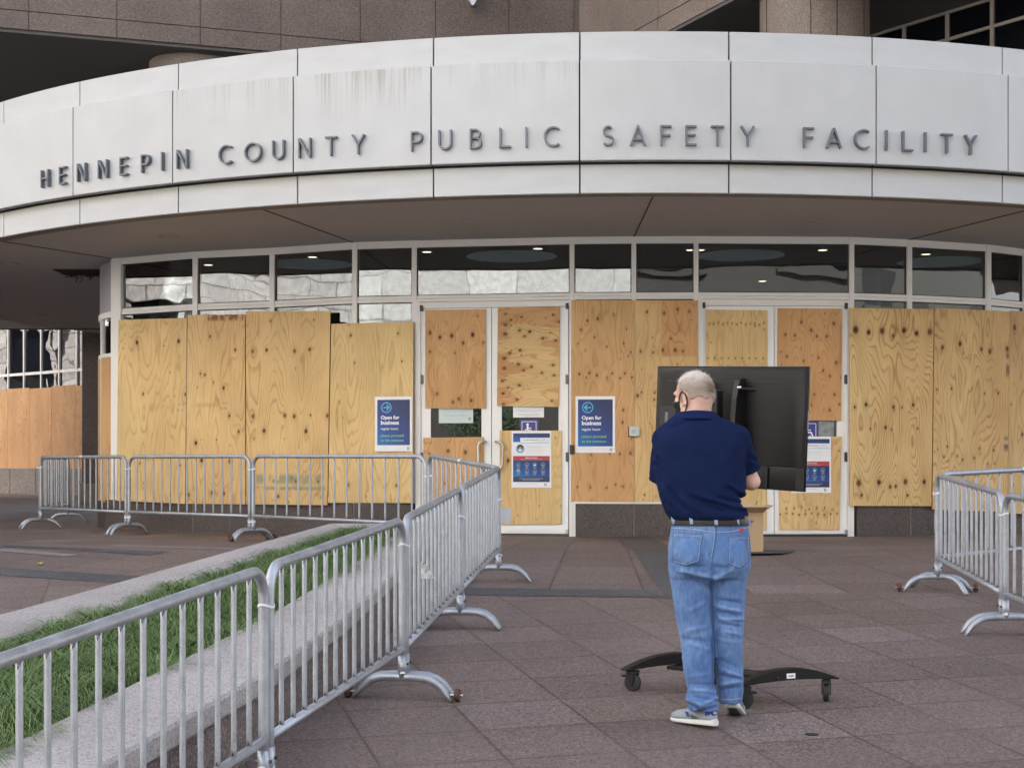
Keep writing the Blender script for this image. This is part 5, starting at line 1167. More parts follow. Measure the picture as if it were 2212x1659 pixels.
p = on_ground(1753, 1586); o = MB().loft([[p + V3(.036 * k * math.cos(t), .034 * k * math.sin(t), h) for t in np.linspace(0, 2 * math.pi, 17)[:-1]] for k, h in ((1, .001), (.95, .004), (.5, .005), (.05, .005))]).build('gum_spot', M['dark']); tag(o, 'round black gum spot on the paving right of the man', 'gum spot')

M['street'] = mat_plain('light_bounce_concrete', (.36, .355, .34), .8, 0, .08, 1)
MB().box((-42, -38, zg(-20) - .3), (140, -9, zg(-20) + .006)).build('street', M['street'])['kind'] = 'structure'  # unseen pale sheet added to bounce sunlight up under the canopy
# ------------------------------------------------------------------ the street behind the camera, seen in the glass
def mat_ashlar(name, c, mort, bw, bh):
    t = NT(name); co = t.coord()
    s = t.n('ShaderNodeSeparateXYZ', None, Vector=co); uvv = t.n('ShaderNodeCombineXYZ', None, X=t.math('ADD', s.outputs[0], s.outputs[1]), Y=s.outputs[2]).outputs[0]
    b = t.n('ShaderNodeTexBrick', None, Vector=uvv, Color1=(*c, 1), Color2=(*(x * .8 for x in c), 1), Mortar=(*mort, 1), Scale=1.0)
    b.inputs['Brick Width'].default_value = bw; b.inputs['Row Height'].default_value = bh; b.inputs['Mortar Size'].default_value = .03
    n = t.noise(co, 3.5, 5, .65)
    col = t.mix(1.0, b.outputs[0], t.ramp(n, [(.3, (.62,) * 3), (.65, (1.1,) * 3)]), 'MULTIPLY')
    return t.bsdf(col, .85, 0, t.bump(n, .45, .08), .2)
M['stone'] = mat_ashlar('rough_grey_pink_stone', (.54, .51, .485), (.22, .2, .19), 1.6, .7)
M['dark_wall'] = mat_plain('dark_brown_facade', (.035, .032, .028), .7)
M['pale_concrete'] = mat_ashlar('pale_concrete_panels', (.66, .65, .63), (.3, .3, .3), 3.0, 2.2)
def block(name, label, a, b, m, face, nx_, rows, w, h, org):
    T = thing(name, label, 'building', org); MB().box(a, b).build('wall', m, T)
    for i in range(nx_):
        for (z, hh) in rows:
            if face == '+x':
                y = a[1] + (b[1] - a[1]) * (i + .5) / nx_; x = b[0]; mb = MB().box((x - .3, y - w / 2, z), (x + .02, y + w / 2, z + hh)); fb = MB()
                for yy in (y - w / 2 - .25, y + w / 2): fb.box((x, yy, z), (x + .28, yy + .25, z + hh))
                fb.box((x, y - w / 2 - .4, z - .4), (x + .4, y + w / 2 + .4, z - .002)); fb.box((x, y - w / 2 - .4, z + hh + .002), (x + .35, y + w / 2 + .4, z + hh + .6))
            else:
                x = a[0] + (b[0] - a[0]) * (i + .5) / nx_; y = b[1]; mb = MB().box((x - w / 2, y - .3, z), (x + w / 2, y + .02, z + hh)); fb = MB().box((x - w / 2 - .2, y, z - .3), (x + w / 2 + .2, y + .2, z - .002))
            wo_ = mb.build('window', M['glass_dark'], T); fb.build('surround', m, wo_)
    return T
block('stone_building', 'pale rough stone building across the street, seen mirrored in the glass', (-75, -55, -2), (-42, 85, 48), M['stone'], '+x', 26, ((3, 4.2), (11, 6.5), (21, 5)), 2.0, 4, (-58, 15, 0))
CB = block('concrete_building', 'pale concrete building behind the viewer, seen mirrored in the clerestory', (-41.5, -60, -2), (1, -38, 42), M['pale_concrete'], '+y', 7, ((6, 2.2), (12, 2.2), (18, 2.2)), 2.6, 2.2, (-10, -50, 0))
MB().box((-41.4, -37.9, -2), (.9, -35.5, 5.2)).build('dark_reflection_box', M['dark_wall'], CB)  # added dark box that gives the door glass something dark to mirror
block('dark_building', 'dark brown building behind the viewer on the right', (1.5, -66, -2), (150, -40, 46), M['dark_wall'], '+y', 20, ((4, 3), (11, 3)), 3.2, 3, (34, -50, 0))
def tree(x, y, H, label, seed):
    z = zg(y); rs = np.random.RandomState(seed); T = thing('street_tree', label, 'tree', (x, y, z), 'street trees behind the viewer')
    mb = MB().tube([(x, y, z), (x + .05, y, z + H * .25), (x - .04, y + .05, z + H * .5), (x, y, z + H * .8)], [.13, .1, .07, .02], 8)
    for k in range(7):
        a = rs.rand() * 6.28; h0 = H * (.3 + .06 * k); mb.tube([(x, y, z + h0), (x + math.cos(a) * H * .12, y + math.sin(a) * H * .12, z + h0 + H * .12), (x + math.cos(a) * H * .24, y + math.sin(a) * H * .24, z + h0 + H * .2)], [.045, .03, .01], 6)
    mb.build('trunk', mat_plain('brown_bark', (.09, .065, .045), .9, 0, .3, 12), T, True)
    cl = [(rs.randn(3) * np.array([.14, .14, .13]) * H + np.array([x, y, z + H * .68]), H * (.10 + .07 * rs.rand())) for _ in range(22)]
    vs, fs = [], []
    for k in range(3500):
        c, r = cl[rs.randint(22)]; v = rs.randn(3); v = v / np.linalg.norm(v) * r * rs.rand() ** .33; p = c + v; a = rs.randn(3); a /= np.linalg.norm(a); b = np.cross(a, rs.randn(3)); b /= np.linalg.norm(b); s = .07 + .05 * rs.rand(); i = len(vs)
        vs += [tuple(p - a * s), tuple(p + b * s * .5), tuple(p + a * s), tuple(p - b * s * .5)]; fs.append((i, i + 1, i + 2, i + 3))
    MB().add(vs, fs).build('crown', mat_plain('green_leaf', (.022, .04, .014), .7, 0, .4, 3), T)
for i, (x, y, H, l) in enumerate(((-14, -24, 5.2, 'green street tree mirrored in the first door leaf'), (-8, -27, 4.6, 'second green street tree mirrored in the door glass'), (3, -25, 5.0, 'green street tree mirrored near the middle panes'), (14, -27, 6.5, 'larger green street tree mirrored in the right panes'))): tree(x, y, H, l, 50 + i)
# ------------------------------------------------------------------ the man
MY = 7.75
def PM(x, y, d=0.0): Y = MY + d; return Vector(((x - HX) * Y / F, Y, CZ + (HY - y) * Y / F))
PX = F / MY                                         # picture units per metre at his distance
def ering(xl, xr, y, d, dep, e=2.25, n=30, dz=None):
    out = []
    for t in np.linspace(0, 2 * math.pi, n + 1)[:-1]:
        c, s = math.cos(t), math.sin(t); c = math.copysign(abs(c) ** (2 / e), c); s = math.copysign(abs(s) ** (2 / e), s)
        p = PM((xl + xr) / 2 + (xr - xl) / 2 * c, y, d); p.y += dep * s; p.z += (dz or 0) * s; out.append(p)
    return out
def remesh(mb, voxel, it=6, fac=.5):
    me = mb.mesh('tmp'); o = bpy.data.objects.new('tmp', me); COL.objects.link(o)
    r = o.modifiers.new('r', 'REMESH'); r.mode = 'VOXEL'; r.voxel_size = voxel; r.use_smooth_shade = True
    s = o.modifiers.new('s', 'SMOOTH'); s.iterations = it; s.factor = fac
    out = bpy.data.meshes.new_from_object(o.evaluated_get(bpy.context.evaluated_depsgraph_get()))
    bpy.data.objects.remove(o); bpy.data.meshes.remove(me); return out
def verts(me): a = np.zeros(len(me.vertices) * 3); me.vertices.foreach_get('co', a); return a.reshape(-1, 3)
def normals(me): a = np.zeros(len(me.vertices) * 3); me.vertices.foreach_get('normal', a); return a.reshape(-1, 3)
def setv(me, a): me.vertices.foreach_set('co', a.reshape(-1)); me.update()
def fold(me, folds, nz=(), back=True):
    """press folds into cloth: each fold is a line in the rear view with width and height"""
    P, N = verts(me), normals(me); x = HX + P[:, 0] * F / P[:, 1]; y = HY - (P[:, 2] - CZ) * F / P[:, 1]; D = np.zeros(len(P))
    for (x0, y0, x1, y1, w, a) in folds:
        dx, dy = x1 - x0, y1 - y0; L = math.hypot(dx, dy); t = ((x - x0) * dx + (y - y0) * dy) / L ** 2; tc = np.clip(t, 0, 1)
        d = np.hypot(x - x0 - tc * dx, y - y0 - tc * dy); fade = np.clip(np.minimum(t + .15, 1.15 - t) / .3, 0, 1)
        D += a * np.exp(-(d / w) ** 2) * fade
    for (sx, sy, a, seed) in nz: D += a * (fbm(x / sx + y / sx * .25, y / sy + P[:, 1] * 3, seed, 3) - .5)
    setv(me, P + N * D[:, None])
    me.attributes.new('fold_tone', 'FLOAT', 'POINT').data.foreach_set('value', np.clip(.5 + D * 38, 0, 1).astype(np.float32))
man = thing('person', 'man in navy polo shirt, blue jeans and black face mask pushing the television stand', 'person', PM(1525, 1568))

# --- body: one continuous skin, built from tapering pieces and fused
yaw, pit = R(38), R(8)
fw = Vector((-math.sin(yaw) * math.cos(pit), math.cos(yaw) * math.cos(pit), -math.sin(pit))); rt = Vector((math.cos(yaw), math.sin(yaw), 0)); up = rt.cross(fw)
HC = PM(1500.5, 853, .06)
def HL(r, f, u): return HC + rt * r + fw * f + up * u
def hell(mb, c, rad, n=20, m=14):
    C = HL(*c); rings = []
    for i in range(m + 1):
        a = -math.pi / 2 + math.pi * i / m; a = max(min(a, 1.56), -1.56)
        rings.append([C + rt * (rad[0] * math.cos(a) * math.cos(t)) + fw * (rad[1] * math.cos(a) * math.sin(t)) + up * (rad[2] * math.sin(a)) for t in np.linspace(0, 2 * math.pi, n + 1)[:-1]])
    return mb.loft(rings)
b = MB()
hell(b, (0, -.004, .022), (.086, .106, .096)); hell(b, (0, -.045, -.02), (.072, .060, .075)); hell(b, (0, .05, -.05), (.066, .058, .082)); hell(b, (0, .085, -.105), (.032, .03, .026))
hell(b, (0, .093, .022), (.06, .018, .018)); hell(b, (0, .112, -.025), (.014, .022, .028)); hell(b, (0, .128, -.04), (.017, .016, .012)); hell(b, (0, .098, -.078), (.026, .014, .009))
for sg in (-1, 1):
    hell(b, (sg * .034, .096, -.008), (.016, .012, .01)); hell(b, (sg * .05, .075, -.035), (.025, .025, .025))
    # ear: shell, rim and lobe
    for k, t in enumerate(np.linspace(-.6, 3.9, 12)): hell(b, (sg * (.092 + .006 * math.sin(t * .8)), -.014 + .019 * -math.sin(t - .6) * .9, -.026 + .031 * math.cos(t)), (.0055, .0062, .0065), 8, 6)
    hell(b, (sg * .087, -.010, -.028), (.006, .016, .026), 10, 8); hell(b, (sg * .088, -.002, -.056), (.006, .009, .010), 8, 6)
b.tube([HL(0, -.03, -.02), PM(1503, 895, .045), PM(1504, 915, .035)], [.073, .077, .086], 24)
b.loft([ering(*r) for r in ((1466, 1542, 896, .045, .075), (1440, 1572, 915, .04, .095), (1424, 1597, 940, .035, .12), (1420, 1606, 985, .02, .14), (1430, 1603, 1040, .02, .142), (1444, 1600, 1095, .02, .145), (1460, 1602, 1150, .02, .13), (1458, 1606, 1205, .01, .13), (1464, 1598, 1240, .01, .12))])
legL = [(1235, 1452, 1534, .01, .09), (1320, 1463, 1536, 0, .08), (1384, 1476, 1537, 0, .068), (1448, 1486, 1536, -.02, .062), (1500, 1505, 1534, -.06, .045)]
legR = [(1235, 1541, 1611, .01, .09), (1320, 1545, 1602, .02, .08), (1384, 1548, 1597, .03, .068), (1448, 1552, 1596, .04, .06), (1490, 1562, 1592, .06, .045)]
for L in (legL, legR): b.loft([ering(xl, xr, y, d, dep, 2.0, 20) for y, xl, xr, d, dep in L])
pcol = pc.copy(); zR, zL = .83, .71
handR, handL = V3(pcol.x, pcol.y, zR) + tu * .075, V3(pcol.x, pcol.y, zL) - tu * .075
eR, eL = PM(1624, 1040, .085), PM(1432, 1040, .13)
b.tube([PM(1586, 958, .03), PM(1608, 1000, .06), eR], [.045, .045, .044], 16); b.tube([eR, eR * .55 + handR * .45, handR + tu * .02 - Vector((0, .05, 0))], [.049, .046, .03], 16); b.sphere(eR, .047)
b.tube([PM(1446, 958, .03), PM(1436, 1000, .07), eL], [.045, .045, .044], 16); b.tube([eL, eL * .55 + handL * .45, handL - tu * .02 - Vector((0, .05, 0))], [.049, .046, .03], 16); b.sphere(eL, .047)
for hp, sg in ((handR, 1), (handL, -1)):
    o_, i_ = tu * sg, -tn_
    b.tube([hp + o_ * .02 - i_ * .05, hp - i_ * .03], [.028, .027], 12)
    b.loft([[hp + i_ * q + o_ * (.004 + .013 * math.cos(t)) + Vector((0, 0, h * math.sin(t))) for t in np.linspace(0, 2 * math.pi, 17)[:-1]] for q, h in ((-.05, .027), (-.02, .038), (.015, .041), (.035, .038))])
    for k, (h, ln, r) in enumerate(((.032, .92, .0092), (.0115, 1.0, .0095), (-.0095, .95, .0092), (-.030, .78, .0082))):
        z = Vector((0, 0, h)); b.tube([hp + i_ * .02 + o_ * .004 + z, hp + i_ * (.02 + .032 * ln) + o_ * -.002 + z * 1.02, hp + i_ * (.025 + .036 * ln) + o_ * -.03 + z, hp + i_ * (.02 + .03 * ln) + o_ * (-.03 - .024 * ln) + z * .97, hp + i_ * (.012 + .026 * ln) + o_ * (-.036 - .035 * ln) + z * .95], [r, r, r * .95, r * .9, r * .75], 8)
    b.tube([hp - i_ * .03 + o_ * .0 + Vector((0, 0, .028)), hp - i_ * .045 + o_ * -.03 + Vector((0, 0, .042)), hp - i_ * .045 + o_ * -.062 + Vector((0, 0, .046))], [.0125, .011, .009], 8)
hl_ = on_ground(1549, 1577); dl_ = Vector((-.64, .77, 0)).normalized(); br_ = V3(1.185, 8.0, zg(8.0) + .004); dr_ = Vector((.22, .97, 0)).normalized()
akL = hl_ + dl_ * .055; akL.z = zg(akL.y) + .085; akR = br_ - dr_ * .135; akR.z = br_.z + .155
for q, k in ((akL, PM(1522, 1500, -.06)), (akR, PM(1577, 1490, .06))): b.tube([k, q, q - Vector((0, 0, .03))], [.042, .03, .026], 14)
body = remesh(b, .0062, 5)
def mat_skin():
    t = NT('fair_skin'); co = t.coord(); n = t.noise(co, 9, 4); n2 = t.noise(co, 60, 3)
    f = t.math('ADD', t.math('MULTIPLY', n, .7), t.math('MULTIPLY', n2, .3))
    col = t.ramp(f, [(.32, (.50, .27, .20)), (.5, (.58, .36, .28)), (.7, (.62, .42, .34))])
    return t.bsdf(col, .5, 0, t.bump(n2, .12, .002), .4, Subsurface_Weight=.08, Subsurface_Scale=.01)
M['skin'] = mat_skin()
off = np.array(ORG[man.name])
BV = verts(body); BN = normals(body)
bo_ = None
def place(me, name, m, parent=man, smooth=True):
    setv(me, verts(me) - off); return link(name, me, m, parent, smooth)
hv = np.array([(Vector(p) - HC)[:] for p in BV]); A_ = np.array([rt[:], fw[:], up[:]]); hl = hv @ A_.T
fac = [tuple(p.vertices) for p in body.polygons]
def shell(sel, thick, noise_amp=0, seed=0, scale=60):
    idx = {}; vs = []; fs = []
    for f_ in fac:
        if all(sel[i] for i in f_):
            for i in f_:
                if i not in idx: idx[i] = len(vs); vs.append(i)
            fs.append(tuple(idx[i] for i in f_))
    cnt = {}
    for f_ in fs:
        for a, c in zip(f_, f_[1:] + f_[:1]): cnt[(min(a, c), max(a, c))] = cnt.get((min(a, c), max(a, c)), 0) + 1
    rim = {v for e, n in cnt.items() if n == 1 for v in e}
    P = BV[vs].copy(); N_ = BN[vs]; th = np.full(len(vs), thick)
    if noise_amp: th += noise_amp * (fbm(P[:, 0] * scale + 5, P[:, 2] * scale + P[:, 1] * scale * .7 + 9, seed, 2) - .5)
    for i in range(len(vs)):
        if i in rim: th[i] = -.001
    me = bpy.data.meshes.new('shell'); me.from_pydata((P + N_ * th[:, None]).tolist(), [], fs); me.update(); return me
r_, f_l, u_ = hl[:, 0], hl[:, 1], hl[:, 2]
head = (np.linalg.norm(hl, axis=1) < .20)
ear = (np.abs(r_) > .0835) & (f_l > -.045) & (f_l < .02) & (u_ < .012) & (u_ > -.075)
wav = .004 * np.sin(r_ * 90) + .003 * np.sin(f_l * 140)
lim = np.where(f_l < -.03, -.036 + .004 * np.sin(r_ * 40) - .02 * np.clip(r_ / .08, 0, 1) + wav, np.where(f_l < .03, .008 + (-.03 - f_l) * 1.55 + wav, 9))
lim = np.where((f_l >= .03) & (u_ > .055), .045 + (f_l - .03) * 1.6, lim)
hair_sel = head & (u_ > lim) & ~ear & (f_l < .082)
hair = shell(hair_sel, .006, .004, 3, 160)
def mat_hair():
    t = NT('short_grey_hair'); co = t.coord('Object')
    n = t.noise(t.mapping(co, scale=(1, 1, .35)), 420, 3, .7); n2 = t.noise(co, 14, 3)
    hgt = t.n('ShaderNodeAttribute', {'attribute_name': 'white'}).outputs['Fac']; drk = t.n('ShaderNodeAttribute', {'attribute_name': 'dark'}).outputs['Fac']; scp = t.n('ShaderNodeAttribute', {'attribute_name': 'scalp'}).outputs['Fac']
    low = t.ramp(n, [(.3, (.27, .22, .175)), (.7, (.48, .415, .35))]); hi = t.ramp(n, [(.3, (.55, .51, .47)), (.7, (.76, .73, .69))])
    c_ = t.mix(hgt, low, hi); c_ = t.mix(drk, c_, t.ramp(n, [(.3, (.10, .07, .048)), (.7, (.24, .17, .12))])); c_ = t.mix(t.math('MULTIPLY', scp, t.ramp(n, [(.35, (1,) * 3), (.7, (.5,) * 3)])), c_, (.56, .37, .30))
    return t.bsdf(c_, .8, 0, t.bump(n, 1.0, .005), .2)
mask_sel = head & (f_l > .045) & (u_ < -.022 + .0 * f_l) & (u_ > -.125) & (np.abs(r_) < .075)
mask = shell(mask_sel, .006, .002, 4, 40)
bodyo = place(body, 'body', M['skin'])
hp_ = (verts(hair) - np.array(HC)) @ A_.T
rag = fbm(hp_[:, 0] * 38 + 3, hp_[:, 2] * 38 + hp_[:, 1] * 30, 4, 3) - .5
for nm, val in (('white', np.clip((hp_[:, 2] - .056 + rag * .09) / .045, 0, 1)), ('dark', np.clip(1.3 * np.exp(-(((hp_[:, 0] - .022) / .05) ** 2 + ((hp_[:, 2] - .022) / .036) ** 2)) + rag * .7, 0, 1) * (hp_[:, 1] < .02)), ('scalp', np.clip(.9 * np.exp(-(((hp_[:, 0] - .035) / .035) ** 2 + ((hp_[:, 2] - .078) / .022) ** 2)) + .55 * np.exp(-((hp_[:, 2] + .03) / .013) ** 2) * (hp_[:, 1] < 0) + .35 * np.clip((hp_[:, 1] - .03) / .04, 0, 1), 0, 1))):
    hair.attributes.new(nm, 'FLOAT', 'POINT').data.foreach_set('value', val.astype(np.float32))
ho = place(hair, 'hair', mat_hair())
rs = np.random.RandomState(3); mb = MB(); hp_idx = np.where(hair_sel)[0]
vs, fs = [], []
for k in range(2200):
    i = hp_idx[rs.randint(len(hp_idx))]; p = BV[i] + BN[i] * .003 + rs.randn(3) * .002; d = BN[i] * .8 + rs.randn(3) * .3; d /= np.linalg.norm(d); L = .008 + .012 * rs.rand(); s = np.cross(d, rs.randn(3)); s = s / np.linalg.norm(s) * .0005; j = len(vs)
    vs += [tuple(p - s), tuple(p + s), tuple(p + d * L)]; fs.append((j, j + 1, j + 2))
mb.add(vs, fs).build('hair_stubble', mat_plain('grey_stubble', (.52, .47, .42), .8), man)
M['mask'] = mat_plain('black_cloth_mask', (.008, .008, .009), .8, 0, .2, 60)
mo = place(mask, 'face_mask', M['mask'])
for sg in (-1, 1):
    st_ = [(sg * .066, .052, -.03), (sg * .08, .034, -.012), (sg * .091, .012, .006), (sg * .1005, -.012, .011), (sg * .103, -.034, -.004), (sg * .100, -.041, -.028), (sg * .094, -.034, -.052), (sg * .086, -.018, -.072), (sg * .079, .006, -.092), (sg * .066, .045, -.105)]
    MB().tube([HL(*q) for q in st_], .0036, 8).build('ear_loop', M['mask'], mo, True)
for sg in (-1, 1): 
    MB().sphere(HL(sg * .034, .098, -.008), .0105).build('eye', mat_plain('eye_white', (.6, .58, .55), .2), man, True)

# --- polo shirt
s = MB()
s.loft([ering(*r) for r in ((1458, 1548, 896, .045, .088), (1445, 1563, 906, .045, .105), (1428, 1586, 919, .04, .125), (1417, 1600, 936, .035, .14), (1411, 1611, 962, .025, .155), (1411, 1616, 1000, .02, .165), (1418, 1612, 1040, .015, .165), (1427, 1606, 1080, .015, .165), (1434, 1606, 1102, .01, .17), (1441, 1615, 1113, .01, .172), (1448, 1619, 1122, .015, .166))])
s.tube([PM(1445, 950, .03), PM(1437, 985, .05), PM(1430, 1036, .10)], [.078, .078, .068], 20)
s.tube([PM(1588, 950, .03), PM(1604, 985, .05), PM(1620, 1016, .075)], [.075, .070, .058], 20)
s.sphere(PM(1440, 952, .03), .08); s.sphere(PM(1590, 950, .03), .077)
shirt = remesh(s, .0085, 7)
c9 = lambda L: [(1345.2 + .2262 * a, 750.8 + .2262 * b_, 1345.2 + .2262 * c, 750.8 + .2262 * d_, w, h) for a, b_, c, d_, w, h in L]
fold(shirt, c9([(400, 1330, 520, 1540, 3.4, .014), (440, 1330, 600, 1560, 3.4, -.014), (520, 1420, 760, 1580, 3.4, .015), (640, 1420, 960, 1570, 3.6, -.013), (740, 1420, 1180, 1560, 3.4, .018), (900, 1430, 1190, 1500, 3.2, -.013), (1060, 1480, 1210, 1610, 2.8, .015), (1110, 1380, 1200, 1530, 3, -.012), (380, 1240, 470, 1500, 4, .010), (1000, 1300, 1190, 1420, 5, .009), (1020, 1340, 1190, 1470, 4, -.009), (600, 1340, 900, 1460, 7, .006),
      (330, 1060, 375, 1290, 4.5, -.014), (1212, 950, 1190, 1190, 4.5, -.014), (1235, 1010, 1290, 1060, 2.4, .009), (1230, 1060, 1290, 1100, 2.2, -.007), (1225, 1090, 1300, 1130, 2.2, .008), (270, 1060, 330, 1090, 2.4, .008), (268, 1110, 330, 1150, 2.2, -.007), (440, 740, 560, 690, 5, .007), (480, 760, 640, 700, 4, -.006), (950, 690, 1090, 740, 4, .007), (880, 700, 1020, 760, 4, -.005),
      (420, 860, 520, 1040, 9, .005), (1100, 860, 1010, 1060, 9, .005), (745, 760, 755, 1150, 12, -.006), (480, 1180, 640, 1330, 8, .006), (1080, 1150, 960, 1330, 8, .006)]), [(70, 70, .012, 2), (26, 22, .006, 5), (11, 10, .002, 6)])
def mat_cloth(name, c0, c1, sc_, rough=.85, weave=600, bump=.25, spec=.06):
    t = NT(name); co = t.coord(); n = t.noise(co, sc_, 4); w = t.noise(co, weave, 2)
    f = t.math('ADD', t.math('MULTIPLY', n, .6), t.math('MULTIPLY', w, .4))
    return t.bsdf(t.ramp(f, [(.32, c0), (.68, c1)]), rough, 0, t.bump(w, bump, .002), spec)
M['navy_cloth'] = mat_cloth('navy_knit_cloth', (.0055, .0105, .038), (.0085, .0165, .058), 5)
sho = place(shirt, 'polo_shirt', M['navy_cloth'])
# collar: a standing band that dips forward
N = 36
rings = []
for t in np.linspace(0, 2 * math.pi, N + 1)[:-1]:
    c, sn = math.cos(t), math.sin(t)
    def CP(k, h, y0): p = PM(1503 + (42 + k) * c, y0 - h, .045); p.y += (.090 + k / PX) * sn; p.z -= .012 * (sn + 1) ; return p
    rings.append([CP(1, 0, 891), CP(-1.5, 3, 891), CP(1.0, 4.2, 891), CP(6, -2, 892), CP(12.5, -13, 893), CP(11, -14, 893), CP(4, -6, 893)])
rings.append(rings[0])
co_ = MB().loft(rings, False).build('collar', mat_cloth('navy_rib_collar', (.0075, .012, .052), (.011, .018, .075), 9), sho, True)
sm = co_.modifiers.new('sub', 'SUBSURF'); sm.levels = sm.render_levels = 1
for (p, q, r) in ((PM(1431, 1029, .094), PM(1429.5, 1037.5, .102), .0705), (PM(1617.5, 1009, .070), PM(1621, 1017, .0755), .0605)):
    MB().tube([p, q], [r - .004, r - .002], 24, False).build('sleeve_cuff', M['navy_cloth'], sho, True)

# --- jeans
j = MB()
j.loft([ering(*r) for r in ((1450, 1615, 1128, .02, .152), (1448, 1618, 1150, .02, .158), (1444, 1621, 1190, .01, .168), (1443, 1620, 1220, .005, .168), (1446, 1615, 1246, .01, .150))])
for cx, cw in ((1493, 36), (1581, 34)): j.sphere(PM(cx, 1205, -.085), (cw / PX * .98, .085, .115), 20, 14)
JL = [(1228, 1446, 1538, .01, .115), (1258, 1448, 1541.5, .01, .112), (1320, 1457, 1543, .0, .10), (1384, 1470, 1545, .0, .088), (1448, 1476, 1545, -.02, .085), (1490, 1484, 1546, -.035, .082), (1504, 1481, 1549, -.05, .088), (1516, 1482, 1551, -.055, .085), (1529, 1485, 1552, -.055, .08, 2.05, 26, -.010), (1536, 1489, 1551, -.052, .074, 2.05, 26, -.010)]
JR = [(1228, 1539, 1619, .01, .115), (1256, 1539, 1612, .01, .112), (1320, 1540, 1609, .02, .10), (1384, 1542, 1604, .03, .09), (1430, 1543, 1605, .04, .086), (1468, 1546, 1607, .05, .084), (1492, 1550, 1606, .06, .08), (1516, 1553, 1603, .065, .074)]
for L in (JL, JR): j.loft([ering(r[1], r[2], r[0], r[3], r[4], 2.05, 26, r[7] if len(r) > 5 else None) for r in L])
jeans = remesh(j, .006, 6)
c7 = lambda L: [(1345.2 + .3207 * a, 1063.7 + .3207 * b_, 1345.2 + .3207 * c, 1063.7 + .3207 * d_, w, h) for a, b_, c, d_, w, h in L]
fold(jeans, c7([(330, 455, 400, 500, 5, -.010), (400, 500, 560, 500, 5, -.010), (370, 520, 600, 570, 4.5, .009), (430, 560, 600, 640, 5, -.007), (610, 500, 720, 510, 5, -.009), (600, 590, 740, 520, 5, .008), (640, 720, 800, 745, 4, -.011), (620, 760, 800, 800, 4, .011), (630, 800, 790, 830, 3.5, -.010), (650, 850, 810, 850, 3.5, .009), (640, 880, 800, 905, 3, -.009), (690, 930, 800, 960, 3.5, .007), (620, 820, 720, 870, 3, .008), (640, 990, 790, 1010, 4, .005),
      (440, 800, 560, 740, 5, .006), (430, 930, 580, 900, 5, .006), (400, 980, 560, 1000, 4.5, -.006), (440, 1010, 600, 1060, 5, .006), (600, 560, 610, 900, 4, -.008), (610, 900, 615, 1330, 3.5, -.010), (650, 1180, 800, 1240, 4, .011), (640, 1230, 800, 1255, 3.5, -.010), (650, 1290, 800, 1270, 4, .011), (650, 1330, 790, 1310, 3.5, -.009), (640, 1120, 780, 1180, 4, -.006),
      (430, 1390, 560, 1440, 3.5, .012), (430, 1420, 520, 1470, 3, -.012), (470, 1370, 640, 1400, 3.5, -.010), (460, 1330, 630, 1340, 4.5, .011), (450, 1290, 620, 1290, 4, -.007), (540, 1420, 640, 1380, 3.5, .012), (500, 1480, 640, 1440, 3, -.010), (440, 1240, 600, 1220, 5, .006)]), [(34, 44, .010, 8), (14, 18, .006, 9), (7, 8, .003, 10)])
def mat_denim():
    t = NT('faded_blue_denim'); co = t.coord(); big = t.noise(co, 4.5, 4); mid = t.noise(t.mapping(co, scale=(1, 1, .35)), 55, 4, .65); w = t.noise(t.mapping(co, scale=(1, 1, .5)), 520, 2)
    f = t.math('ADD', t.math('ADD', t.math('MULTIPLY', big, .45), t.math('MULTIPLY', mid, .35)), t.math('MULTIPLY', w, .2))
    fold_t = t.n('ShaderNodeAttribute', {'attribute_name': 'fold_tone'}).outputs['Fac']; f = t.math('ADD', f, t.math('MULTIPLY', t.math('SUBTRACT', fold_t, .5), .28))  # fold relief shifts the colour: paler ridges, darker hollows
    col = t.ramp(f, [(.3, (.045, .096, .222)), (.5, (.092, .172, .355)), (.7, (.205, .32, .535))])
    return t.bsdf(col, .85, 0, t.bump(w, .35, .002), .2, Sheen_Weight=.1)
M['denim'] = mat_denim()
jbvh = BVHTree.FromPolygons([Vector(v) for v in verts(jeans)], [tuple(p.vertices) for p in jeans.polygons])
jo = place(jeans, 'jeans', M['denim'])
EYE = Vector((0, 0, CZ))
def on_jeans(x, y, lift=.001):
    d = Vector(((x - HX) / F, 1, (HY - y) / F)).normalized(); h = jbvh.ray_cast(EYE, d)
    return (h[0] + h[1] * lift) if h[0] else None
def seam(pts, r=.0016, lift=.0012, mb=None):
    P = []
    for (x0, y0), (x1, y1) in zip(pts, pts[1:]):
        n = max(2, int(math.hypot(x1 - x0, y1 - y0) / 2.5))
        P += [(x0 + (x1 - x0) * k / n, y0 + (y1 - y0) * k / n) for k in range(n)]
    P.append(pts[-1]); Q = [on_jeans(x, y, lift) for x, y in P]; Q = [q for q in Q if q is not None]
    return (mb or MB()).tube(Q, r, 6)
d3 = lambda L: [(1345.2 + .3207 * a, 1063.7 + .3207 * b_) for a, b_ in L]
M['stitch'] = mat_plain('pale_stitching', (.33, .40, .50), .8, 0, .2, 90); M['seam_shade'] = mat_plain('denim_seam_shade', (.055, .10, .21), .85)  # the dark lines draw shade along pocket edges and seams
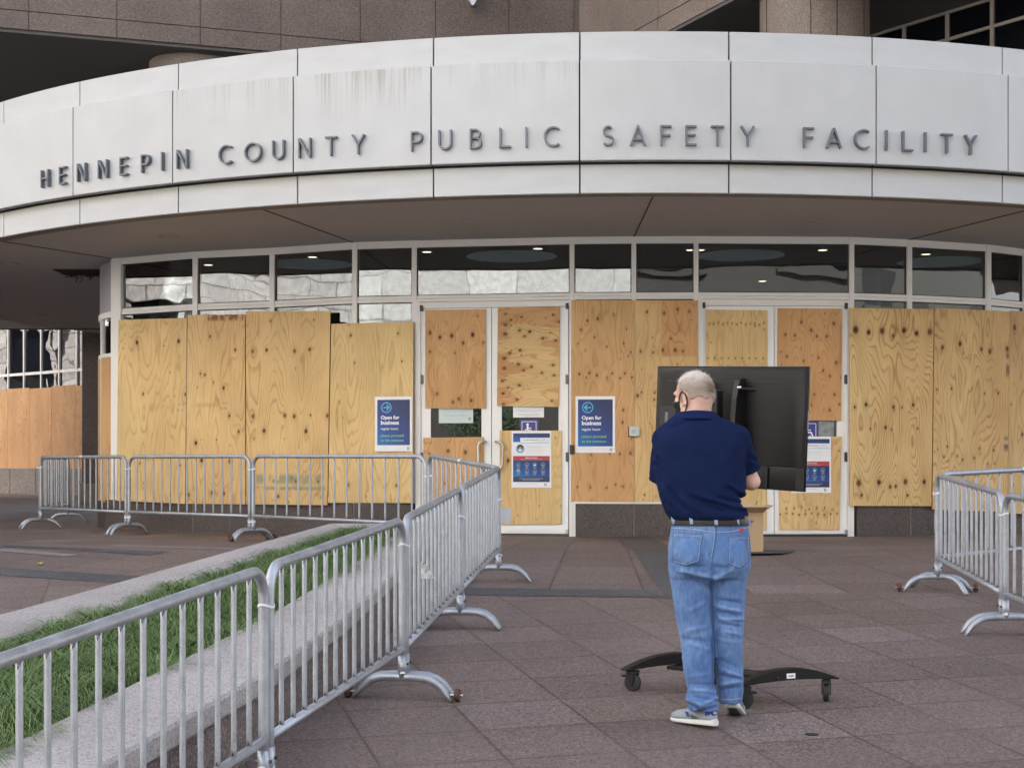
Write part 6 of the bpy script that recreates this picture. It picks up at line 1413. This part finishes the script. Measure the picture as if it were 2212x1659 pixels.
for nm, pk in (('pocket', [(345, 272), (540, 282), (530, 330), (512, 462), (428, 492), (342, 465), (340, 330), (345, 272)]), ('pocket', [(722, 300), (850, 290), (846, 460), (790, 508), (714, 478), (718, 400), (722, 300)])):
    p0 = d3(pk); cx_, cy_ = sum(p[0] for p in p0) / len(p0), sum(p[1] for p in p0) / len(p0)
    o1 = seam(p0, .0022, .0012).build(nm, M['seam_shade'], jo, True)
    p1 = [(cx_ + (x - cx_) * .94, cy_ + (y - cy_) * .95) for x, y in p0]; seam(p1, .0012, .0015).build('stitching', M['stitch'], jo, True)
    seam([(p0[0][0], p0[0][1] + 5), (p0[1][0], p0[1][1] + 5)], .0012, .0015).build('stitching', M['stitch'], jo, True)
seam(d3([(627, 215), (628, 300), (605, 440), (598, 520)]), .0022, .0012).build('seam', M['seam_shade'], jo, True)
seam(d3([(620, 235), (620, 300), (597, 430)]), .0011, .0014).build('stitching', M['stitch'], jo, True)
seam(d3([(335, 238), (480, 248), (625, 270)]), .0018, .0012).build('seam', M['stitch'], jo, True); seam(d3([(630, 270), (740, 262), (852, 232)]), .0018, .0012).build('seam', M['stitch'], jo, True)
seam(d3([(605, 700), (612, 900), (625, 1150), (630, 1340)]), .0016, .001).build('seam', M['seam_shade'], jo, True)
q = seam(d3([(658, 1392), (720, 1392), (795, 1384)]), .0016, .0015); q.build('hem', M['stitch'], jo, True)
pt = on_jeans(*d3([(792, 254)])[0], .003)
MB().obox(pt, (.0115, 0, 0), (0, .0012, 0), (0, 0, .0085)).build('label', M['red_print'], jo)
# belt and its loops
bl = MB(); rows = []
for y, g in ((1113.5, 0), (1115, .5), (1131, 1.2), (1133, .8)): rows.append(ering(1448.5 - g, 1616 + g, y, .018, .158 + g / 400, n=60))
M['belt'] = mat_plain('dark_leather_belt', (.014, .012, .011), .45, 0, .2, 40)
bl.loft(rows).build('belt', M['belt'], man, True, 0, 50)
for a, y0, y1 in ((455, 148, 214), (622, 148, 218), (766, 152, 218), (334, 160, 214), (846, 178, 220)):
    x = 1345.2 + .3207 * a; q = []
    for k in range(5):
        y = 1063.7 + .3207 * (y0 + (y1 - y0) * k / 4); d = Vector(((x - HX) / F, 1, (HY - y) / F)); rx = (x - 1532.5) / 85.5; dd = .018 - .163 * max(0, 1 - abs(rx) ** 2.25) ** (1 / 2.25)
        q.append(PM(x + k * .8, y, dd - .004 + (.004 if k in (0, 4) else 0)))
    mb = MB(); mb.loft([[p + Vector((sx, sy, 0)) for sx, sy in ((-.0085, -.002), (.0085, -.002), (.0085, .002), (-.0085, .002))] for p in q]); mb.build('belt_loop', mat_plain('pale_denim_loop', (.28, .36, .5), .85, 0, .2, 60), man)

# --- shoes
M['shoe_mesh'] = mat_cloth('grey_knit_shoe', (.26, .29, .30), (.36, .40, .41), 12, .8, 420, .4)
M['shoe_white'] = mat_plain('white_foam_sole', (.62, .62, .60), .6, 0, .06, 30); M['shoe_blue'] = mat_plain('royal_blue_trim', (.02, .05, .36), .6); M['tread'] = mat_plain('dark_rubber_tread', (.03, .035, .045), .7, 0, .2, 40)
def shoe(ball, dirn, pitch, mirror):
    d = Vector((dirn[0], dirn[1], 0)).normalized(); l = Vector((-d.y, d.x, 0)) * mirror; cp, sp = math.cos(pitch), math.sin(pitch)
    K9 = .93; T = lambda x, y, z: ball + d * (x * cp + z * sp) * K9 + l * y + Vector((0, 0, -x * sp + z * cp)) * K9
    sec = [(-.205, .012, .05, .0), (-.20, .026, .085, 0), (-.185, .034, .10, 0), (-.15, .039, .104, 0), (-.11, .041, .102, 0), (-.07, .043, .094, 0), (-.03, .046, .086, .002), (.02, .049, .078, .004), (.06, .047, .070, .004), (.088, .039, .060, .002), (.103, .025, .046, 0), (.109, .010, .034, 0)]
    def ringz(x, w, z0, z1, off_, n=18, e=2.6):
        out = []
        for t in np.linspace(0, 2 * math.pi, n + 1)[:-1]:
            c, s_ = math.cos(t), math.sin(t); c = math.copysign(abs(c) ** (2 / e), c); s_ = math.copysign(abs(s_) ** (2 / e), s_)
            out.append(T(x, w * c * (1 - .22 * max(s_, 0)) + off_, (z0 + z1) / 2 + (z1 - z0) / 2 * s_))
        return out
    up_ = MB().loft([ringz(x, w, .018, h, o) for x, w, h, o in sec])
    U = up_.build('shoe', M['shoe_mesh'], man, True)
    so_ = MB().loft([ringz(x, w + .004, .004 + (.012 if x > .07 else 0) * (x - .07) / .04, (.040 if x < -.1 else .034 if x < .02 else .03) - (.004 if abs(x + .05) < .02 else 0), o, 18, 5) for x, w, h, o in [(-.213, .016, 0, 0)] + [(x - .004 if x < -.19 else x, w, h, o) for x, w, h, o in sec[1:]]])
    so_.build('sole', M['shoe_white'], U, True, 0, 50)
    MB().loft([ringz(x, w * .62, -.002 + (.012 if x > .07 else 0) * (x - .07) / .04, .006 + (.012 if x > .07 else 0) * (x - .07) / .04, o, 14, 4) for x, w, h, o in sec[1:-1]]).build('tread', M['tread'], U)
    hc = MB().loft([[T(-.155 - .051 * math.cos(t) * (1 + k * .02), .0405 * math.sin(t) * (1.0 if k else .98), z) for t in np.linspace(-1.25, 1.25, 15)] for k, z in ((1, .060), (1, .082), (0, .104))], False, False); hc.build('heel_trim', M['shoe_blue'], U, True)
    MB().loft([[T(-.157 - .0525 * math.cos(t), .041 * math.sin(t), z) for t in np.linspace(-.28, .28, 7)] for z in (.07, .094)], False, False).build('heel_badge', M['shoe_white'], U, True)
    for sg in (-1, 1):
        MB().loft([[T(x - .012, sg * .0465, z), T(x + .012, sg * .0468, z)] for x, z in ((-.055, .045), (-.04, .072))], False, False).build('side_mark', M['shoe_blue'], U)
        mb = MB()
        for k in range(5): mb.loft([[T(-.125 + k * .011, sg * .0455, .036), T(-.119 + k * .011, sg * .0455, .036)], [T(-.119 + k * .011, sg * .0455, .050 + .003 * k), T(-.113 + k * .011, sg * .0455, .050 + .003 * k)]], False, False)
        mb.build('vent_mark', M['tread'], U)
bl_ = hl_ + dl_ * .205; bl_.z = zg(bl_.y) + .002
shoe(bl_, dl_, R(2), 1)
shoe(br_, (.22, .97), R(19), -1)
